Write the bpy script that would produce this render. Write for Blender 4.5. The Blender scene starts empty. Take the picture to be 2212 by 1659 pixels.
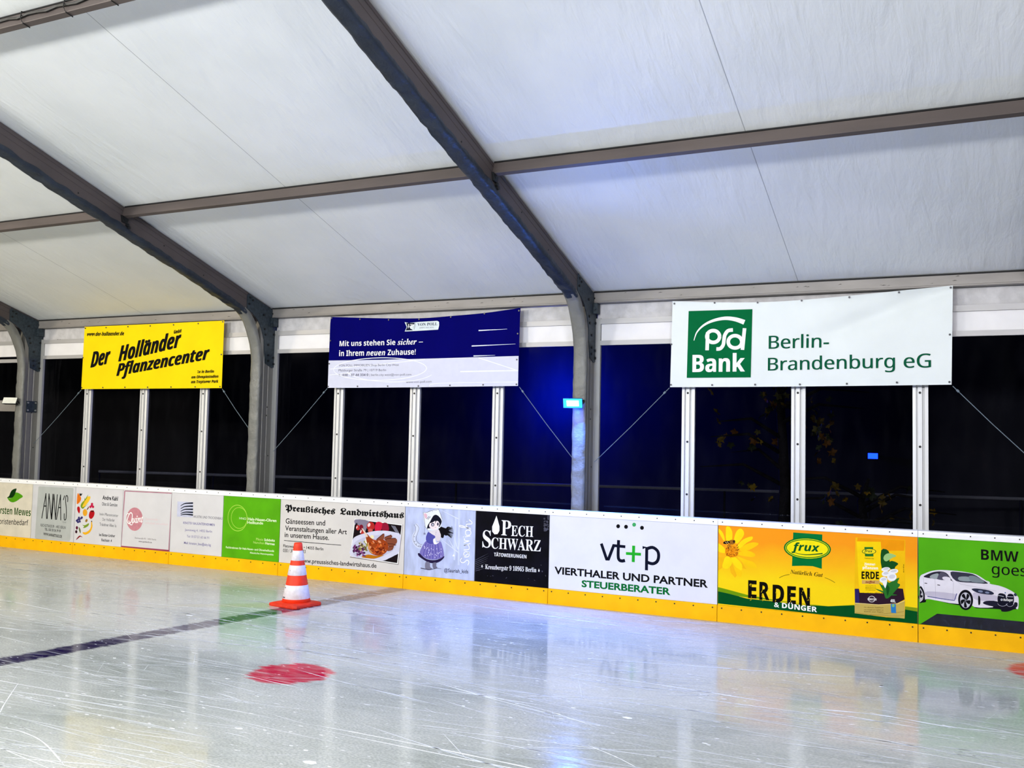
import bpy, bmesh, math, random
import numpy as np
from mathutils import Vector, Matrix, noise
random.seed(7)
SC = bpy.context.scene
COL = SC.collection

# ------------------------------------------------------------------ camera, world, lamps, exposure
CAM = Vector((12.5283, -10.3554, 1.9336))
RIGHT = Vector((0.898860, 0.437718, 0.021280))
UP = Vector((0.005588, -0.060002, 0.998183))
FWD = Vector((-0.438200, 0.897108, 0.056379))
FPX, IW, IH = 2055.77, 2212.0, 1659.0
cd = bpy.data.cameras.new('camera')
cd.sensor_fit = 'HORIZONTAL'
cd.sensor_width = 36.0
cd.lens = 36.0 * FPX / IW
cd.clip_start = 0.05
cam = bpy.data.objects.new('camera', cd)
COL.objects.link(cam)
cam.matrix_world = Matrix((
    (RIGHT.x, UP.x, -FWD.x, CAM.x), (RIGHT.y, UP.y, -FWD.y, CAM.y),
    (RIGHT.z, UP.z, -FWD.z, CAM.z), (0, 0, 0, 1)))
SC.camera = cam

SC.view_settings.view_transform = 'Standard'
SC.view_settings.look = 'None'
SC.view_settings.gamma = 1.0
SC.view_settings.use_curve_mapping = False
SC.view_settings.exposure = -0.06

world = bpy.data.worlds.new('night_sky')
SC.world = world
world.use_nodes = True
bg = world.node_tree.nodes['Background']
bg.inputs[0].default_value = (0.02, 0.03, 0.08, 1)
bg.inputs[1].default_value = 0.05

def lamp(name, kind, loc, aim, power, color, size=(1, 1), spread=None):
    ld = bpy.data.lights.new(name, kind)
    ld.energy = power
    ld.color = color
    if kind == 'AREA':
        ld.shape = 'RECTANGLE'
        ld.size, ld.size_y = size
        if spread: ld.spread = spread
    else:
        ld.shadow_soft_size = size[0]
    o = bpy.data.objects.new(name, ld)
    COL.objects.link(o)
    o.location = loc
    o.rotation_euler = (Vector(aim) - Vector(loc)).to_track_quat('-Z', 'Y').to_euler()
    return o
# flood lamps of the hall, hung under the far roof slope behind the camera
lamp('hall_lamp', 'AREA', (-7, -12.2, 4.85), (-2, 0.5, 8.5), 520, (1.0, 0.87, 0.66), (1.6, .6))
lamp('hall_lamp', 'AREA', (1, -12.2, 4.85), (2.5, 0.5, 8.5), 530, (1.0, 0.97, 0.89), (1.6, .6))
lamp('hall_lamp', 'AREA', (8, -12.2, 4.85), (8, 0.5, 8.5), 500, (0.93, 0.98, 1.0), (1.6, .6))
lamp('hall_lamp', 'AREA', (15.5, -12.2, 4.85), (14, 0.5, 8.5), 470, (0.95, 0.93, 1.0), (1.6, .6))
# lamps over the ice, pointing down at the rink
lamp('rink_lamp', 'AREA', (2, -9.0, 6.2), (2, -5, 0), 130, (1.0, 0.96, 0.88), (2, 1))
lamp('rink_lamp', 'AREA', (11, -9.0, 6.2), (10, -5, 0), 130, (1.0, 0.98, 0.93), (2, 1))

# ------------------------------------------------------------------ helpers
def at(px, py, Y=0.0):
    """Point of the vertical plane y = Y seen at a pixel of the photograph."""
    d = FWD + RIGHT * ((px - IW / 2) / FPX) - UP * ((py - IH / 2) / FPX)
    return CAM + d * ((Y - CAM.y) / d.y)

def lin(c):
    c /= 255.0
    return c / 12.92 if c <= 0.04045 else ((c + 0.055) / 1.055) ** 2.4
def rgb(*c):
    return (lin(c[0]), lin(c[1]), lin(c[2]), 1.0)

MATS = {}
def mat(name, col=(128, 128, 128), rough=0.5, metal=0.0, var=0.06, scale=14.0, bump=0.0, bscale=40.0, stretch=(1, 1, 1), spec=0.4, emit=None, estr=0.0, dark=None):
    if name in MATS: return MATS[name]
    m = bpy.data.materials.new(name)
    m.use_nodes = True
    nt = m.node_tree
    b = nt.nodes['Principled BSDF']
    c = rgb(*col)
    tc = nt.nodes.new('ShaderNodeTexCoord')
    mp = nt.nodes.new('ShaderNodeMapping')
    mp.inputs['Scale'].default_value = stretch
    nt.links.new(tc.outputs['Object'], mp.inputs['Vector'])
    n = nt.nodes.new('ShaderNodeTexNoise')
    n.inputs['Scale'].default_value = scale
    n.inputs['Detail'].default_value = 5
    nt.links.new(mp.outputs[0], n.inputs['Vector'])
    r = nt.nodes.new('ShaderNodeValToRGB')
    lo = rgb(*dark) if dark else tuple(x * (1 - var) for x in c[:3]) + (1,)
    hi = c if dark else tuple(min(1, x * (1 + var)) for x in c[:3]) + (1,)
    r.color_ramp.elements[0].position = 0.35
    r.color_ramp.elements[0].color = lo
    r.color_ramp.elements[1].position = 0.65
    r.color_ramp.elements[1].color = hi
    nt.links.new(n.outputs[0], r.inputs[0])
    nt.links.new(r.outputs[0], b.inputs['Base Color'])
    b.inputs['Roughness'].default_value = rough
    b.inputs['Metallic'].default_value = metal
    b.inputs['Specular IOR Level'].default_value = spec
    if bump:
        n2 = nt.nodes.new('ShaderNodeTexNoise')
        n2.inputs['Scale'].default_value = bscale
        n2.inputs['Detail'].default_value = 4
        nt.links.new(mp.outputs[0], n2.inputs['Vector'])
        bp = nt.nodes.new('ShaderNodeBump')
        bp.inputs['Strength'].default_value = bump
        bp.inputs['Distance'].default_value = 0.02
        nt.links.new(n2.outputs[0], bp.inputs['Height'])
        nt.links.new(bp.outputs[0], b.inputs['Normal'])
    if emit:
        b.inputs['Emission Color'].default_value = rgb(*emit)
        b.inputs['Emission Strength'].default_value = estr
    MATS[name] = m
    return m

def ink(r, g, b):
    return mat('print_%02x%02x%02x' % (r, g, b), (r, g, b), rough=0.6, var=0.04, scale=9, spec=.04)

class Mesh:
    """Collects shapes and links them as ONE mesh object."""
    def __init__(self): self.v, self.f, self.m, self.mats, self.cur = [], [], [], [], 0
    def use(self, m):
        if m not in self.mats: self.mats.append(m)
        self.cur = self.mats.index(m)
        return self
    def add(self, vs, fs):
        k = len(self.v)
        self.v += [tuple(p) for p in vs]
        self.f += [tuple(i + k for i in f) for f in fs]
        self.m += [self.cur] * len(fs)
    def box(self, x0, x1, y0, y1, z0, z1):
        self.add([(x, y, z) for x in (x0, x1) for y in (y0, y1) for z in (z0, z1)],
                 [(0, 1, 3, 2), (4, 6, 7, 5), (0, 4, 5, 1), (2, 3, 7, 6), (0, 2, 6, 4), (1, 5, 7, 3)])
    def prism(self, a, b):
        """Two matching outlines joined by walls and closed by caps."""
        n = len(a)
        self.add(list(a) + list(b), [tuple(range(n))[::-1], tuple(range(n, 2 * n))] +
                 [(i, (i + 1) % n, n + (i + 1) % n, n + i) for i in range(n)])
    def sweep(self, rows, closed=False):
        n = len(rows[0])
        fs = []
        for i in range(len(rows) - 1):
            for j in range(n if closed else n - 1):
                k = (j + 1) % n
                fs.append((i * n + j, i * n + k, (i + 1) * n + k, (i + 1) * n + j))
        self.add([p for r in rows for p in r], fs)
    def tube(self, pts, r, n=6):
        pts = [Vector(p) for p in pts]
        rows = []
        for i, p in enumerate(pts):
            t = (pts[min(i + 1, len(pts) - 1)] - pts[max(i - 1, 0)]).normalized()
            a = t.orthogonal().normalized()
            b = t.cross(a)
            rr = r[i] if isinstance(r, (list, tuple)) else r
            rows.append([p + (a * math.cos(q) + b * math.sin(q)) * rr for q in [2 * math.pi * j / n for j in range(n)]])
        self.sweep(rows, True)
        k = len(self.v)
        self.f += [tuple(range(k - n, k)), tuple(range(k - n * len(pts), k - n * len(pts) + n))[::-1]]
        self.m += [self.cur] * 2
    def lathe(self, prof, c, n=32, cap=True):
        rows = [[(c[0] + r * math.cos(2 * math.pi * j / n), c[1] + r * math.sin(2 * math.pi * j / n), c[2] + z) for j in range(n)] for r, z in prof]
        self.sweep(rows, True)
        if cap:
            k = len(self.v)
            self.f += [tuple(range(k - n, k)), tuple(range(k - n * len(rows), k - n * len(rows) + n))[::-1]]
            self.m += [self.cur] * 2
    def disc(self, c, nrm, r, h, n=8):
        c, nrm = Vector(c), Vector(nrm).normalized()
        a = nrm.orthogonal().normalized()
        b = nrm.cross(a)
        ring = [c + (a * math.cos(2 * math.pi * j / n) + b * math.sin(2 * math.pi * j / n)) * r for j in range(n)]
        self.prism(ring, [p + nrm * h for p in ring])
    def build(self, name, material=None, parent=None, smooth=False, fix=True, **props):
        me = bpy.data.meshes.new(name)
        me.from_pydata(self.v, [], self.f)
        for m in ([material] if material else self.mats): me.materials.append(m)
        if not material:
            me.polygons.foreach_set('material_index', self.m)
        if fix:
            bm = bmesh.new(); bm.from_mesh(me)
            bmesh.ops.recalc_face_normals(bm, faces=bm.faces)
            bm.to_mesh(me); bm.free()
        if smooth: me.polygons.foreach_set('use_smooth', [True] * len(me.polygons))
        o = bpy.data.objects.new(name, me)
        COL.objects.link(o)
        if parent: hang(o, parent)
        for k, v in props.items(): o[k] = v
        return o

def pieces(M):
    """Splits collected shapes into groups that lie apart from one another."""
    n = len(M.v)
    par = list(range(n))
    def find(i):
        while par[i] != i:
            par[i] = par[par[i]]
            i = par[i]
        return i
    for f in M.f:
        for q in f[1:]: par[find(q)] = find(f[0])
    isl = {}
    for i in range(n): isl.setdefault(find(i), []).append(i)
    keys = list(isl)
    P = np.array(M.v)
    lo = np.array([P[isl[k]].min(0) for k in keys]); hi = np.array([P[isl[k]].max(0) for k in keys])
    size = (hi - lo).max(1)
    up = list(range(len(keys)))
    def fu(i):
        while up[i] != i:
            up[i] = up[up[i]]
            i = up[i]
        return i
    for a in range(len(keys)):
        gap = np.maximum(0, np.maximum(lo[a] - hi, lo - hi[a]))
        near = np.sqrt((gap ** 2).sum(1)) <= np.maximum(.0199, .499 * np.maximum(size[a], size))
        for b in np.nonzero(near)[0]: up[fu(int(b))] = fu(a)
    out = {}
    which = {k: fu(i) for i, k in enumerate(keys)}
    for f, mi in zip(M.f, M.m):
        g = out.setdefault(which[find(f[0])], (Mesh(), {}))
        for q in f:
            if q not in g[1]:
                g[1][q] = len(g[0].v); g[0].v.append(M.v[q])
        g[0].f.append(tuple(g[1][q] for q in f))
        if M.mats:
            g[0].use(M.mats[mi])
        g[0].m.append(g[0].cur)
    return [g[0] for g in out.values()]
def build_apart(M, name, material=None, parent=None, fix=True, **props):
    return [q.build(name, material, parent, fix=fix, **props) for q in pieces(M)]

def spline(P, k, closed=False):
    n, out = len(P), []
    for i in range(n if closed else n - 1):
        if closed: a, b, c, d = P[i - 1], P[i], P[(i + 1) % n], P[(i + 2) % n]
        else: a, b, c, d = P[max(i - 1, 0)], P[i], P[i + 1], P[min(i + 2, n - 1)]
        for j in range(k):
            t = j / k
            out.append(0.5 * ((2 * b) + (c - a) * t + (2 * a - 5 * b + 4 * c - d) * t * t + (3 * b - a - 3 * c + d) * t ** 3))
    if not closed: out.append(P[-1])
    return out

def world_of(o):
    m = Matrix.LocRotScale(o.location, o.rotation_euler, o.scale)
    return (world_of(o.parent) @ o.matrix_parent_inverse @ m) if o.parent else m
def hang(o, p):
    """Parent o to p; o's geometry is written in world coordinates."""
    o.parent = p
    o.matrix_parent_inverse = world_of(p).inverted()
def thing(name, loc, label=None, cat=None, group=None, kind=None):
    o = bpy.data.objects.new(name, None)
    o.empty_display_size = 0.1
    COL.objects.link(o)
    o.location = loc
    return tag(o, label, cat, group, kind)
def tag(o, label=None, cat=None, group=None, kind=None):
    if label: o['label'] = label
    if cat: o['category'] = cat
    if group: o['group'] = group
    if kind: o['kind'] = kind
    return o
def copy_tree(o, parent=None):
    c = o.copy()
    COL.objects.link(c)
    if parent:
        c.parent = parent
        c.matrix_parent_inverse = o.matrix_parent_inverse.copy()
    for ch in list(o.children): copy_tree(ch, c)
    return c

# ------------------------------------------------------------------ printed lettering and drawings
ALPH = {'fraktur': (0x1D56C, 0x1D586, None), 'serifb': (0x1D400, 0x1D41A, 0x1D7CE), 'serifi': (0x1D434, 0x1D44E, None),
        'serifbi': (0x1D468, 0x1D482, None), 'scriptb': (0x1D4D0, 0x1D4EA, None), 'sans': (0x1D5A0, 0x1D5BA, 0x1D7E2),
        'sansb': (0x1D5D4, 0x1D5EE, 0x1D7EC), 'sansi': (0x1D608, 0x1D622, None), 'sansbi': (0x1D63C, 0x1D656, None)}
UML = {'ä': 'a', 'ö': 'o', 'ü': 'u', 'Ä': 'A', 'Ö': 'O', 'Ü': 'U'}
def styled(s, style, strip=False):
    if style == 'plain': return ''.join(UML.get(ch, ch) for ch in s) if strip else s
    U, L, D = ALPH[style]
    out = ''
    for ch in s:
        ch = UML.get(ch, ch)
        if 'A' <= ch <= 'Z': out += chr(U + ord(ch) - 65)
        elif ch == 'h' and style == 'serifi': out += '\u210e'
        elif 'a' <= ch <= 'z': out += chr(L + ord(ch) - 97)
        elif D and '0' <= ch <= '9': out += chr(D + ord(ch) - 48)
        else: out += ch
    return out
GL = {}
def glyphs(s, bold=0.0, sp=1.0):
    key = (s, bold, sp)
    if key not in GL:
        c = bpy.data.curves.new('lettering', 'FONT')
        c.body = s
        c.size = 1.0
        c.resolution_u = 3
        c.offset = bold
        c.space_character = sp
        o = bpy.data.objects.new('lettering', c)
        COL.objects.link(o)
        bpy.context.view_layer.update()
        dg = bpy.context.evaluated_depsgraph_get()
        me = bpy.data.meshes.new_from_object(o.evaluated_get(dg), depsgraph=dg)
        GL[key] = ([(v.co.x, v.co.y) for v in me.vertices], [tuple(p.vertices) for p in me.polygons])
        bpy.data.objects.remove(o)
        bpy.data.curves.remove(c)
        bpy.data.meshes.remove(me)
    return GL[key]
def width(s, bold=0.0, sp=1.0):
    a = glyphs(s + '|', bold, sp)[0]
    return max(p[0] for p in a)

class Print:
    """Flat print on a vertical plane: each group becomes one mesh under its sheet."""
    def __init__(self, crop, Y, disp=None, clip=None):
        self.c, self.Y, self.g, self.boxes, self.cur, self.disp, self.clip, self.sm = crop, Y, {}, [], 'lettering', disp, clip, 0
    def crop(self, c): self.c = c; return self
    def group(self, name, sm=0):
        self.cur, self.sm = name, sm
        return self
    def w(self, p):
        q = at(self.c[0] + p[0] * self.c[2], self.c[1] + p[1] * self.c[2], self.Y)
        return Vector((q.x, q.z))
    def put(self, pts, faces, m):
        if self.clip: pts = [(min(max(p[0], self.clip[0] + .005), self.clip[1] - .005), min(max(p[1], HK + .003), HA - .002)) for p in pts]
        b = (min(p[0] for p in pts), max(p[0] for p in pts), min(p[1] for p in pts), max(p[1] for p in pts))
        lay = 1 + max([l for q, l in self.boxes if q[0] < b[1] and b[0] < q[1] and q[2] < b[3] and b[2] < q[3]], default=0)
        self.boxes.append((b, lay))
        d = (0.0045 if self.disp else 0.0006) + 0.00006 * lay
        M = self.g.setdefault(self.cur, Mesh()).use(m)
        M.add([(p[0], self.Y - d + (self.disp(p[0], p[1]) if self.disp else 0), p[1]) for p in pts], faces)
    def poly(self, pts, m, smooth=0):
        P = [self.w(p) for p in pts]
        if smooth or self.sm: P = spline(P, smooth or self.sm, True)
        self.put(P, [tuple(range(len(P)))], m)
        return self
    def ell(self, u, v, ru, rv, m, rot=0, n=28, a0=0, a1=360):
        pts = []
        full = abs(a1 - a0) >= 360
        for i in range(n if full else n + 1):
            t = math.radians(a0 + (a1 - a0) * i / n)
            x, y = ru * math.cos(t), rv * math.sin(t)
            c, s = math.cos(math.radians(rot)), math.sin(math.radians(rot))
            pts.append((u + x * c - y * s, v + x * s + y * c))
        return self.poly(pts, m, 1)
    def ring(self, u, v, ru, rv, wd, m, rot=0, n=40, a0=0, a1=360):
        pts = []
        for i in range(n + 1):
            t = math.radians(a0 + (a1 - a0) * i / n)
            x, y = ru * math.cos(t), rv * math.sin(t)
            c, s = math.cos(math.radians(rot)), math.sin(math.radians(rot))
            pts.append((u + x * c - y * s, v + x * s + y * c))
        return self.line(pts, wd, m)
    def line(self, pts, wd, m, wd2=None, smooth=0, cap=False):
        P = [self.w(p) for p in pts]
        if smooth: P = spline(P, smooth)
        k = (self.w((pts[0][0] + 10, pts[0][1])) - self.w(pts[0])).length / 10
        L, n = [], len(P)
        for i, p in enumerate(P):
            t = P[min(i + 1, n - 1)] - P[max(i - 1, 0)]
            t = t.normalized() if t.length else Vector((1, 0))
            nn = Vector((-t.y, t.x))
            h = (wd + ((wd2 if wd2 is not None else wd) - wd) * i / max(1, n - 1)) * k / 2
            if cap and i == 0: p = p - t * h
            if cap and i == n - 1: p = p + t * h
            L.append((p + nn * h, p - nn * h))
        self.put([q for a in L for q in a], [(2 * i, 2 * i + 1, 2 * i + 3, 2 * i + 2) for i in range(n - 1)], m)
        return self
    def text(self, s, bl, br, top, m, style='plain', bold=0.0, slant=0.0, sp=1.0, shadow=None, capref=None, strike=0.0):
        if strike:
            for d in (-strike, strike): self.text(s, (bl[0] + d, bl[1]), (br[0] + d, br[1]), (top[0] + d, top[1]), m, style, bold, slant, sp, None, capref)
            return self
        if shadow:
            self.text(s, (bl[0] + shadow[0], bl[1] + shadow[1]), (br[0] + shadow[0], br[1] + shadow[1]), (top[0] + shadow[0], top[1] + shadow[1]), shadow[2], style, bold, slant, sp)
        g = styled(s, style, bold > .03)
        V, F = glyphs(g, bold, sp)
        V, F = list(V), list(F)
        cap = max(p[1] for p in glyphs(styled(capref or 'H', style), bold)[0])
        if (style != 'plain' or bold > .03) and any(ch in UML for ch in s):
            pre = ''
            bar = width('', bold, sp)
            for ch in s:
                if ch in UML:
                    a = width(styled(pre, style, True), bold, sp) - bar if pre else 0
                    b = width(styled(pre + ch, style, True), bold, sp) - bar
                    y0 = cap * (1.14 if ch.isupper() else 0.86)
                    r = cap * 0.085 * (1.2 if 'b' in style else 0.9)
                    for q in (-1, 1):
                        cx = (a + b) / 2 + q * (b - a) * 0.17
                        k = len(V)
                        V += [(cx + r * math.cos(t * math.pi / 4), y0 + r * math.sin(t * math.pi / 4)) for t in range(8)]
                        F.append(tuple(range(k, k + 8)))
                pre += ch
        x0, x1 = min(p[0] for p in V), max(p[0] for p in V)
        A, B, T = self.w(bl), self.w(br), self.w(top)
        sz = (T.y - (A.y + (B.y - A.y) * (T.x - A.x) / (B.x - A.x if abs(B.x - A.x) > 1e-6 else 1))) / cap
        ax = (B - A) / (x1 - x0)
        self.put([A + ax * (x - x0) + Vector((y * sz * slant, y * sz)) for x, y in V], F, m)
        return self
    def text_up(self, s, b0, b1, side, m, style='plain', bold=0.0):
        """Lettering turned a quarter, running upward from b0 to b1; side is a cap-height point on the left."""
        V, F = glyphs(styled(s, style), bold)
        cap = max(p[1] for p in glyphs(styled('H', style), bold)[0])
        x0, x1 = min(p[0] for p in V), max(p[0] for p in V)
        A, B, T = self.w(b0), self.w(b1), self.w(side)
        ax, ay = (B - A) / (x1 - x0), (T - A) / cap
        self.put([A + ax * (x - x0) + ay * y for x, y in V], F, m)
        return self
    def build(self, parent, labels=None):
        out = []
        for n, M in self.g.items():
            for o in build_apart(M, n, None, parent, fix=False):
                if labels and n in labels: o['label'] = labels[n]
                out.append(o)
        return out

# ------------------------------------------------------------------ ice
def ice_material(name, paint=None, mask=None):
    """Scraped rink ice; paint = colour under the ice, mask = ('disc', x, y, r) or ('line', x at y 0, slope, half width)."""
    m = bpy.data.materials.new(name)
    m.use_nodes = True
    nt = m.node_tree
    N, L = nt.nodes, nt.links
    b = N['Principled BSDF']
    geo = N.new('ShaderNodeNewGeometry')
    def noise_(scale, stretch=(1, 1, 1), rot=0.0, detail=4, src=None):
        mp = N.new('ShaderNodeMapping')
        mp.inputs['Rotation'].default_value = (0, 0, rot)
        mp.inputs['Scale'].default_value = stretch
        L.new(geo.outputs['Position'], mp.inputs['Vector'])
        n = N.new('ShaderNodeTexNoise')
        n.inputs['Scale'].default_value = scale
        n.inputs['Detail'].default_value = detail
        L.new(mp.outputs[0], n.inputs['Vector'])
        return n.outputs[0]
    def math_(op, a, c=None, clamp=False):
        q = N.new('ShaderNodeMath'); q.operation = op; q.use_clamp = clamp
        for i, s in enumerate((a, c)):
            if s is None: continue
            if isinstance(s, (int, float)): q.inputs[i].default_value = s
            else: L.new(s, q.inputs[i])
        return q.outputs[0]
    def ramp(v, a, c):
        q = N.new('ShaderNodeMapRange'); q.clamp = True
        L.new(v, q.inputs[0]); q.inputs[1].default_value = a; q.inputs[2].default_value = c
        return q.outputs[0]
    def mix(f, a, c):
        q = N.new('ShaderNodeMix'); q.data_type = 'RGBA'
        L.new(f, q.inputs[0])
        for i, s in ((6, a), (7, c)):
            if isinstance(s, tuple): q.inputs[i].default_value = s
            else: L.new(s, q.inputs[i])
        return q.outputs[2]
    cloud = ramp(noise_(0.5, (1, 1.6, 1), 0.3, 6), 0.34, 0.68)
    grain = ramp(noise_(7.0, (0.5, 2.2, 1), 0.28, 12), 0.36, 0.66)
    speck = ramp(noise_(70.0, (0.7, 1.2, 1), 0.25, 4), 0.42, 0.58)
    col = mix(cloud, rgb(164, 168, 158), rgb(206, 206, 197))
    col = mix(math_('MULTIPLY', grain, 0.42), col, rgb(212, 213, 208))
    col = mix(math_('MULTIPLY', speck, 0.34), col, rgb(116, 124, 122))
    flake = ramp(noise_(16, (0.6, 2.4, 1), 0.2, 4), 0.67, 0.71)
    scr = flake
    if paint:
        sep = N.new('ShaderNodeSeparateXYZ'); L.new(geo.outputs['Position'], sep.inputs[0])
        wob = math_('MULTIPLY', math_('SUBTRACT', noise_(6.0, (0.5, 3.0, 1), 0.25, 6), 0.5), 0.24)
        if mask[0] == 'disc':
            dx = math_('SUBTRACT', sep.outputs[0], mask[1]); dy = math_('SUBTRACT', sep.outputs[1], mask[2])
            dist = math_('SQRT', math_('ADD', math_('MULTIPLY', dx, dx), math_('MULTIPLY', dy, dy)))
            edge = math_('SUBTRACT', mask[3], math_('ADD', dist, wob))
        else:
            cx = math_('ADD', math_('MULTIPLY', sep.outputs[1], mask[2]), mask[1])
            dist = math_('ABSOLUTE', math_('SUBTRACT', sep.outputs[0], cx))
            edge = math_('SUBTRACT', mask[3], math_('ADD', dist, math_('MULTIPLY', wob, 0.6)))
        f = ramp(edge, -0.02, 0.03)
        streak = math_('MULTIPLY', grain, 0.24 if mask[0] == 'disc' else 0.14)
        if mask[0] == 'line':
            fade = ramp(sep.outputs[1], 0.4, -2.2)
            f = math_('MULTIPLY', f, math_('ADD', 0.45, math_('MULTIPLY', fade, 0.55)))
        f = math_('MULTIPLY', f, math_('SUBTRACT', 1.0, streak))
        col = mix(f, col, paint)
    col = mix(math_('MULTIPLY', scr, 0.85), col, rgb(248, 249, 250))
    L.new(col, b.inputs['Base Color'])
    sep2 = N.new('ShaderNodeSeparateXYZ'); L.new(geo.outputs['Position'], sep2.inputs[0])
    frost = ramp(math_('ADD', sep2.outputs[1], math_('MULTIPLY', cloud, 0.7)), -1.6, 0.3)      # scraped snow along the boards
    rough = math_('ADD', 0.06, math_('MULTIPLY', math_('ADD', math_('MULTIPLY', grain, 0.5), math_('MULTIPLY', cloud, 0.5)), 0.09))
    rough = math_('ADD', rough, math_('MULTIPLY', frost, 0.22))
    rough = math_('ADD', rough, math_('MULTIPLY', scr, 0.35))
    L.new(rough, b.inputs['Roughness'])
    b.inputs['IOR'].default_value = 1.31
    h = math_('ADD', math_('MULTIPLY', noise_(18, (0.5, 1.6, 1), 0.3, 3), 0.4), math_('MULTIPLY', scr, -0.25))
    bp = N.new('ShaderNodeBump'); bp.inputs['Strength'].default_value = 0.25; bp.inputs['Distance'].default_value = 0.003
    L.new(h, bp.inputs['Height']); L.new(bp.outputs[0], b.inputs['Normal'])
    return m

fl = Mesh(); fl.box(-14, 20, -13, 0.0, -0.06, 0.0)
floor = tag(fl.build('floor', ice_material('scraped_ice')), 'white scraped rink ice with skate scratches', 'ice', kind='structure')
def decal(name, pts, m, label):
    d = Mesh(); d.add([(x, y, 0.0004) for x, y in pts], [tuple(range(len(pts)))])
    return d.build(name, m, floor, fix=False, label=label)
def circle(x, y, r, n=40): return [(x + r * math.cos(2 * math.pi * i / n), y + r * math.sin(2 * math.pi * i / n)) for i in range(n)]
decal('face_off_spot', circle(7.55, -4.11, 0.42), ice_material('red_ice', rgb(196, 0, 58), ('disc', 7.55, -4.11, 0.335)), 'round red face-off spot painted under the ice')
decal('face_off_spot', circle(13.22, -0.78, 0.62), ice_material('red_ice', rgb(205, 20, 70), ('disc', 13.22, -0.78, 0.45)), 'red painted mark at the edge of the ice below the green board')
decal('ice_line', [(5.97 - 0.135 * 9 - .3, -9), (5.97 - 0.135 * 9 + .3, -9), (5.97 + .3, -0.005), (5.97 - .3, -0.005)],
      ice_material('line_ice', rgb(28, 15, 66), ('line', 5.97, 0.135, 0.14)), 'dark violet line painted across the ice past the traffic cone')
# skate cuts: thin raised lines of white scraped snow
rs = random.Random(11)
SNOW = mat('scraped_snow', (242, 244, 246), .7, var=.03)
SNOWG = mat('grey_snow', (214, 217, 218), .6, var=.04)
def cut(M, x, y, ang, ln, w, bend):
    n = max(3, int(ln / .18))
    L, R_ = [], []
    a = ang - bend * ln / 2
    px, py = x - ln / 2 * math.cos(ang), y - ln / 2 * math.sin(ang)
    for i in range(n + 1):
        h = w / 2 * min(1, 5 * i / n, 5 * (n - i) / n) * (.6 + .8 * rs.random())
        L.append((px - math.sin(a) * h, py + math.cos(a) * h, .0008)); R_.append((px + math.sin(a) * h, py - math.cos(a) * h, .0008))
        px += math.cos(a) * ln / n; py += math.sin(a) * ln / n; a += bend * ln / n
    M.add(L + R_, [(i, i + 1, n + 2 + i, n + 1 + i) for i in range(n)])
m = Mesh()
for k in range(5200):
    x, y = rs.uniform(-6, 16.5), -.12 - 8.4 * rs.random() ** .9
    q = rs.random()
    ang = rs.gauss(0.0, .14) if q < .70 else rs.gauss(.32, .18) if q < .91 else rs.uniform(-1.5, 1.5)
    big = rs.random()
    ln = rs.uniform(.08, .5) if big < .7 else rs.uniform(.5, 1.6) if big < .96 else rs.uniform(1.6, 4)
    w = rs.uniform(.003, .008) if big < .7 else rs.uniform(.003, .011) if big < .96 else rs.uniform(.006, .016)
    if -1.2 > y and noise.noise(Vector((x * .5, y * .8, 3))) < -.25: continue
    w *= max(.3, 1 - .75 * abs(math.sin(ang))) * (.75 if y < -4 else 1)
    if q > .91: ln = min(ln, .7)
    m.use(SNOW if rs.random() < .35 else SNOWG)
    cut(m, x, y, ang, ln, w, rs.gauss(0, .06))
def ground(px, py):
    d = FWD + RIGHT * ((px - IW / 2) / FPX) - UP * ((py - IH / 2) / FPX)
    return CAM - d * (CAM.z / d.z)
m.use(SNOW)
for pts, w in ((((0, 1362), (250, 1361), (430, 1364), (590, 1384)), .014), (((0, 1570), (50, 1582), (95, 1605), (140, 1655)), .012), (((0, 1635), (120, 1645), (260, 1656)), .012), (((1000, 1490), (1080, 1510), (1180, 1535), (1300, 1575)), .010),
               (((1270, 1610), (1330, 1635), (1375, 1658)), .010), (((150, 1600), (320, 1625), (470, 1650)), .008), (((40, 1475), (10, 1520), (0, 1540)), .010), (((1106, 1505), (1250, 1505), (1420, 1512)), .012), (((1300, 1385), (1480, 1408), (1640, 1432)), .010),
               (((1740, 1530), (1900, 1545), (2050, 1570), (2200, 1585)), .03), (((1690, 1605), (1850, 1625), (2030, 1655)), .012)):
    P = spline([Vector((ground(*q).x, ground(*q).y)) for q in pts], 8)
    n = len(P); L, R_ = [], []
    for i, q in enumerate(P):
        tt = (P[min(i + 1, n - 1)] - P[max(i - 1, 0)]).normalized()
        h = w / 2 * (.25 + .7 * rs.random()) * min(1, 6 * i / n + .1, 6 * (n - 1 - i) / n + .1)
        L.append((q.x - tt.y * h, q.y + tt.x * h, .0010)); R_.append((q.x + tt.y * h, q.y - tt.x * h, .0010))
    m.add(L + R_, [(i, i + 1, n + i + 1, n + i) for i in range(n - 1)])
for k in range(2600):                                             # flakes of loose snow, gathered in drifts
    x, y = rs.uniform(-6, 16.5), -.1 - 7.5 * rs.random()
    if noise.noise(Vector((x * .45, y * 1.5, 8))) + .35 * noise.noise(Vector((x * 2, y * 5, 2))) < .18: continue
    r_ = rs.uniform(.004, .011) if rs.random() < .95 else rs.uniform(.012, .028)
    a0 = rs.random() * 6.28
    m.add([(x + 2.2 * r_ * rs.uniform(.6, 1.2) * math.cos(a0 + i * 1.047), y + r_ * rs.uniform(.6, 1.2) * math.sin(a0 + i * 1.047), .0012) for i in range(6)], [tuple(range(6))])
m.build('skate_scratches', None, floor, fix=False, kind='stuff', label='white skate scratches and snow flakes')
og = Mesh(); og.box(-14, 20, 0.14, 14, -0.1, -0.02)
tag(og.build('ground', mat('dark_paving', (70, 70, 72), 0.8, var=.2, scale=3)), 'dark ground behind the rink boards', 'ground', kind='structure')
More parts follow.
